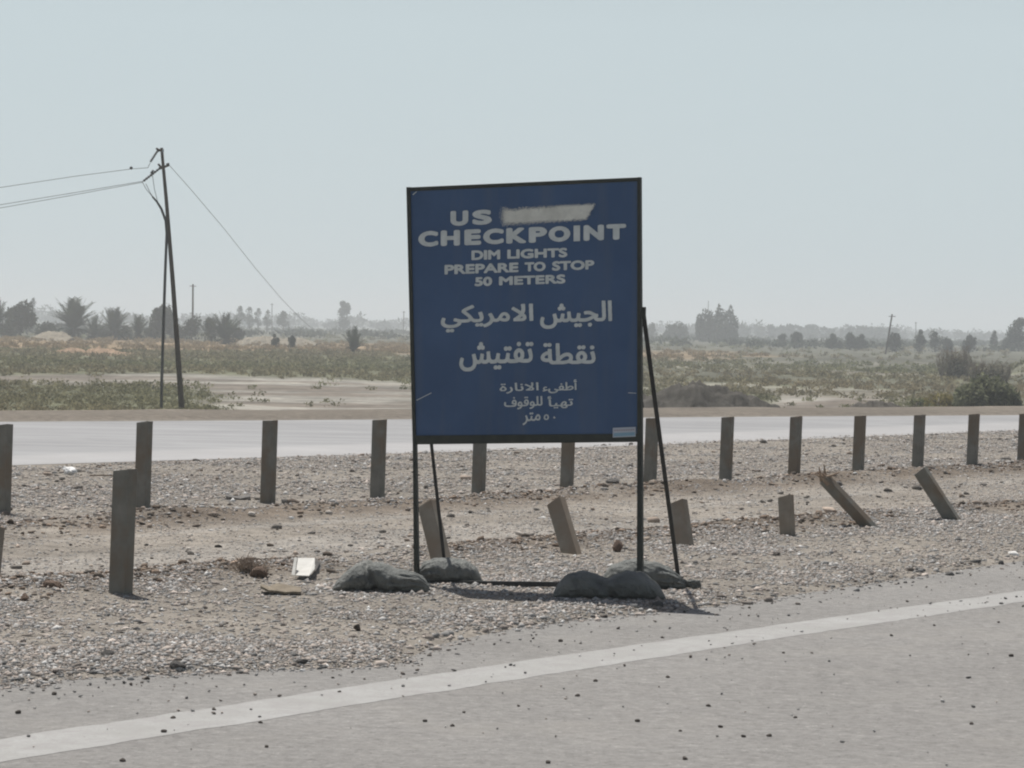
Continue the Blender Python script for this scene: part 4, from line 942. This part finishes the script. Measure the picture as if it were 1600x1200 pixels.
# ------------------------------------------------------------------ power poles and lines
Yp = 101.0
pole = empty('power_pole', (P(284, 640, Yp).x, Yp, gz(P(284, 640, Yp).x, Yp)))
mb = MB(); q0 = P(284.5, 646, Yp); q1 = P(270, 440, Yp); q2 = P(260.5, 320, Yp); q3 = P(252.5, 231, Yp)
mb.tube([q0+Vector((0, 0, -.6)), q0, q1, q2, q3], [.10, .10, .075, .062, .05], 12); mb.build('pole_shaft', M['wood'], pole, smooth=True)
mb = MB(); mb.tube([P(244, 231.5, Yp), P(248, 235, Yp), P(254.5, 234, Yp)], [.03, .055, .03], 8); mb.build('crossarm', M['wood'], pole)
mb = MB(); mb.tube([P(247, 256, Yp), P(252, 262, Yp), P(264, 258.5, Yp)], [.03, .06, .03], 8); mb.build('crossarm', M['wood'], pole)
mb = MB(); mb.tube([P(253.5, 238, Yp), P(254.5, 233, Yp)], [.055, .04], 8); mb.build('insulator', M['ceramic'], pole)
mb = MB(); mb.tube([P(260, 257.5, Yp), P(264.5, 256.5, Yp)], .05, 8); mb.build('insulator', M['cable'], pole)
def string(a_, b_, name='insulator_string'):
    mb = MB(); a_ = Vector(a_); b_ = Vector(b_); pts = []; rr = []
    for i in range(17): pts.append(a_.lerp(b_, i/16)); rr.append(.05 if i % 2 else .02)
    mb.tube(pts, rr, 8); return mb.build(name, M['cable'], pole)
string(P(246, 236, Yp), P(235, 253, Yp)); string(P(251, 262, Yp), P(224, 283, Yp)); string(P(240, 266, Yp-.3), P(235.5, 271, Yp-.3))
mb = MB(); mb.tube([P(252, 640, Yp), P(252.5, 600, Yp), P(255, 520, Yp), P(258, 430, Yp), P(260.5, 365, Yp), P(259, 345, Yp), P(252, 326, Yp), P(245, 315, Yp), P(238, 307, Yp)], [.05, .05, .05, .048, .045, .045, .042, .036, .03], 8)
mb.build('riser_cable', M['cable'], pole, smooth=True)
mb = MB()
for a_, b_ in (((238, 307), (222, 284)), ((243, 313), (228, 287)), ((247, 318), (238, 273)), ((235, 254), (231.5, 262))): mb.tube([P(*a_, Yp), P((a_[0]+b_[0])/2-1, (a_[1]+b_[1])/2+1, Yp), P(*b_, Yp)], .011, 5)
mb.build('jumper_wire', M['wire'], pole)
tag(pole, 'tall dark leaning power pole with a riser cable in the left field', 'power pole')
def wire(pts, r, label, name='power_line'):
    mb = MB(); P_ = []
    for i in range(len(pts)-1):
        for k in range(8): P_.append(Vector(pts[i]).lerp(Vector(pts[i+1]), k/8))
    P_.append(Vector(pts[-1])); mb.tube(P_, r, 5); return tag(mb.build(name, M['wire'], smooth=True), label, 'wire', 'power lines off the leaning pole')
w1 = wire([P(231.5, 262, Yp), P(205, 264, Yp), P(120, 275, Yp), P(0, 293, Yp), P(-300, 333, Yp), P(-900, 395, Yp), P(-1800, 440, Yp)], .010, 'upper single wire running left from the leaning power pole')
mb = MB(); c_ = P(205, 262.5, Yp); mb.tube([c_+Vector((-.05, 0, 0)), c_, c_+Vector((.05, 0, 0))], [.03, .06, .03], 8); mb.build('clamp', M['cable'], w1)
wire([P(224, 283, Yp), P(200, 287, Yp), P(110, 302, Yp), P(0, 320, Yp), P(-300, 365, Yp), P(-900, 425, Yp), P(-1800, 465, Yp)], .010, 'upper one of the two lower wires running left from the pole')
wire([P(224, 284.5, Yp), P(200, 289, Yp), P(110, 305.5, Yp), P(0, 325, Yp), P(-300, 372, Yp), P(-900, 433, Yp), P(-1800, 472, Yp)], .010, 'lowest wire running left from the leaning power pole')
arc = [(264.5, 258), (300, 298), (350, 357), (400, 420), (440, 467), (470, 498), (486, 512)]
L_ = [P(x, y, Yp+i*8) for i, (x, y) in enumerate(arc)]; w2 = wire(L_, .010, 'long sagging wire descending right from the leaning power pole')
def far_pole(a_, b_, Y, r, label, arm=True):
    root = empty('utility_pole', P(*a_, Y)); mb = MB(); mb.tube([P(*a_, Y), P(*b_, Y)], [r*1.2, r], 8); mb.build('pole_shaft', M['wood'], root)
    if arm: mb = MB(); e = P(*b_, Y)-Vector((0, 0, .3)); mb.bar(e+Vector((-.5, 0, 0)), e+Vector((.5, 0, 0)), .09, .09); mb.build('crossarm', M['wood'], root)
    return tag(root, label, 'power pole')
far_pole((301, 522), (301.5, 444), 450, .13, 'thin far power pole with a short crossarm behind the palms')
far_pole((1383, 556), (1394, 491), 420, .11, 'far pole leaning right among the round trees of the right field')
far_pole((1431, 535), (1431, 503), 900, .12, 'very thin far pole beyond the leaning far pole')
far_pole((425, 522), (425, 474), 800, .10, 'very thin hazy pole beside the hazy group of trees')
far_pole((630, 530), (631, 486), 800, .10, 'very thin hazy pole just left of the blue sign')
far_pole((1106, 500), (1107, 470), 950, .10, 'thin hazy mast above the big tree clump', False)

# ------------------------------------------------------------------ haze
mb = MB(); x0, x1, y0, y1, z0, z1 = -3200, 3200, -45, 4550, -3.2, 26
v = [(x0, y0, z0), (x1, y0, z0), (x1, y1, z0), (x0, y1, z0), (x0, y0, z1), (x1, y0, z1), (x1, y1, z1), (x0, y1, z1)]
mb.add(v, [(0, 3, 2, 1), (4, 5, 6, 7), (0, 1, 5, 4), (1, 2, 6, 5), (2, 3, 7, 6), (3, 0, 4, 7)])
hm = bpy.data.materials.new('haze'); hm.use_nodes = True; n_ = hm.node_tree; n_.nodes.clear()
out = n_.nodes.new('ShaderNodeOutputMaterial'); pv = n_.nodes.new('ShaderNodeVolumePrincipled'); n_.links.new(pv.outputs[0], out.inputs['Volume'])
pv.inputs['Color'].default_value = (.91, .955, .985, 1); pv.inputs['Density'].default_value = .00072; pv.inputs['Anisotropy'].default_value = .2
tag(mb.build('haze', hm), 'pale dusty haze over the plain', 'haze', kind='stuff')
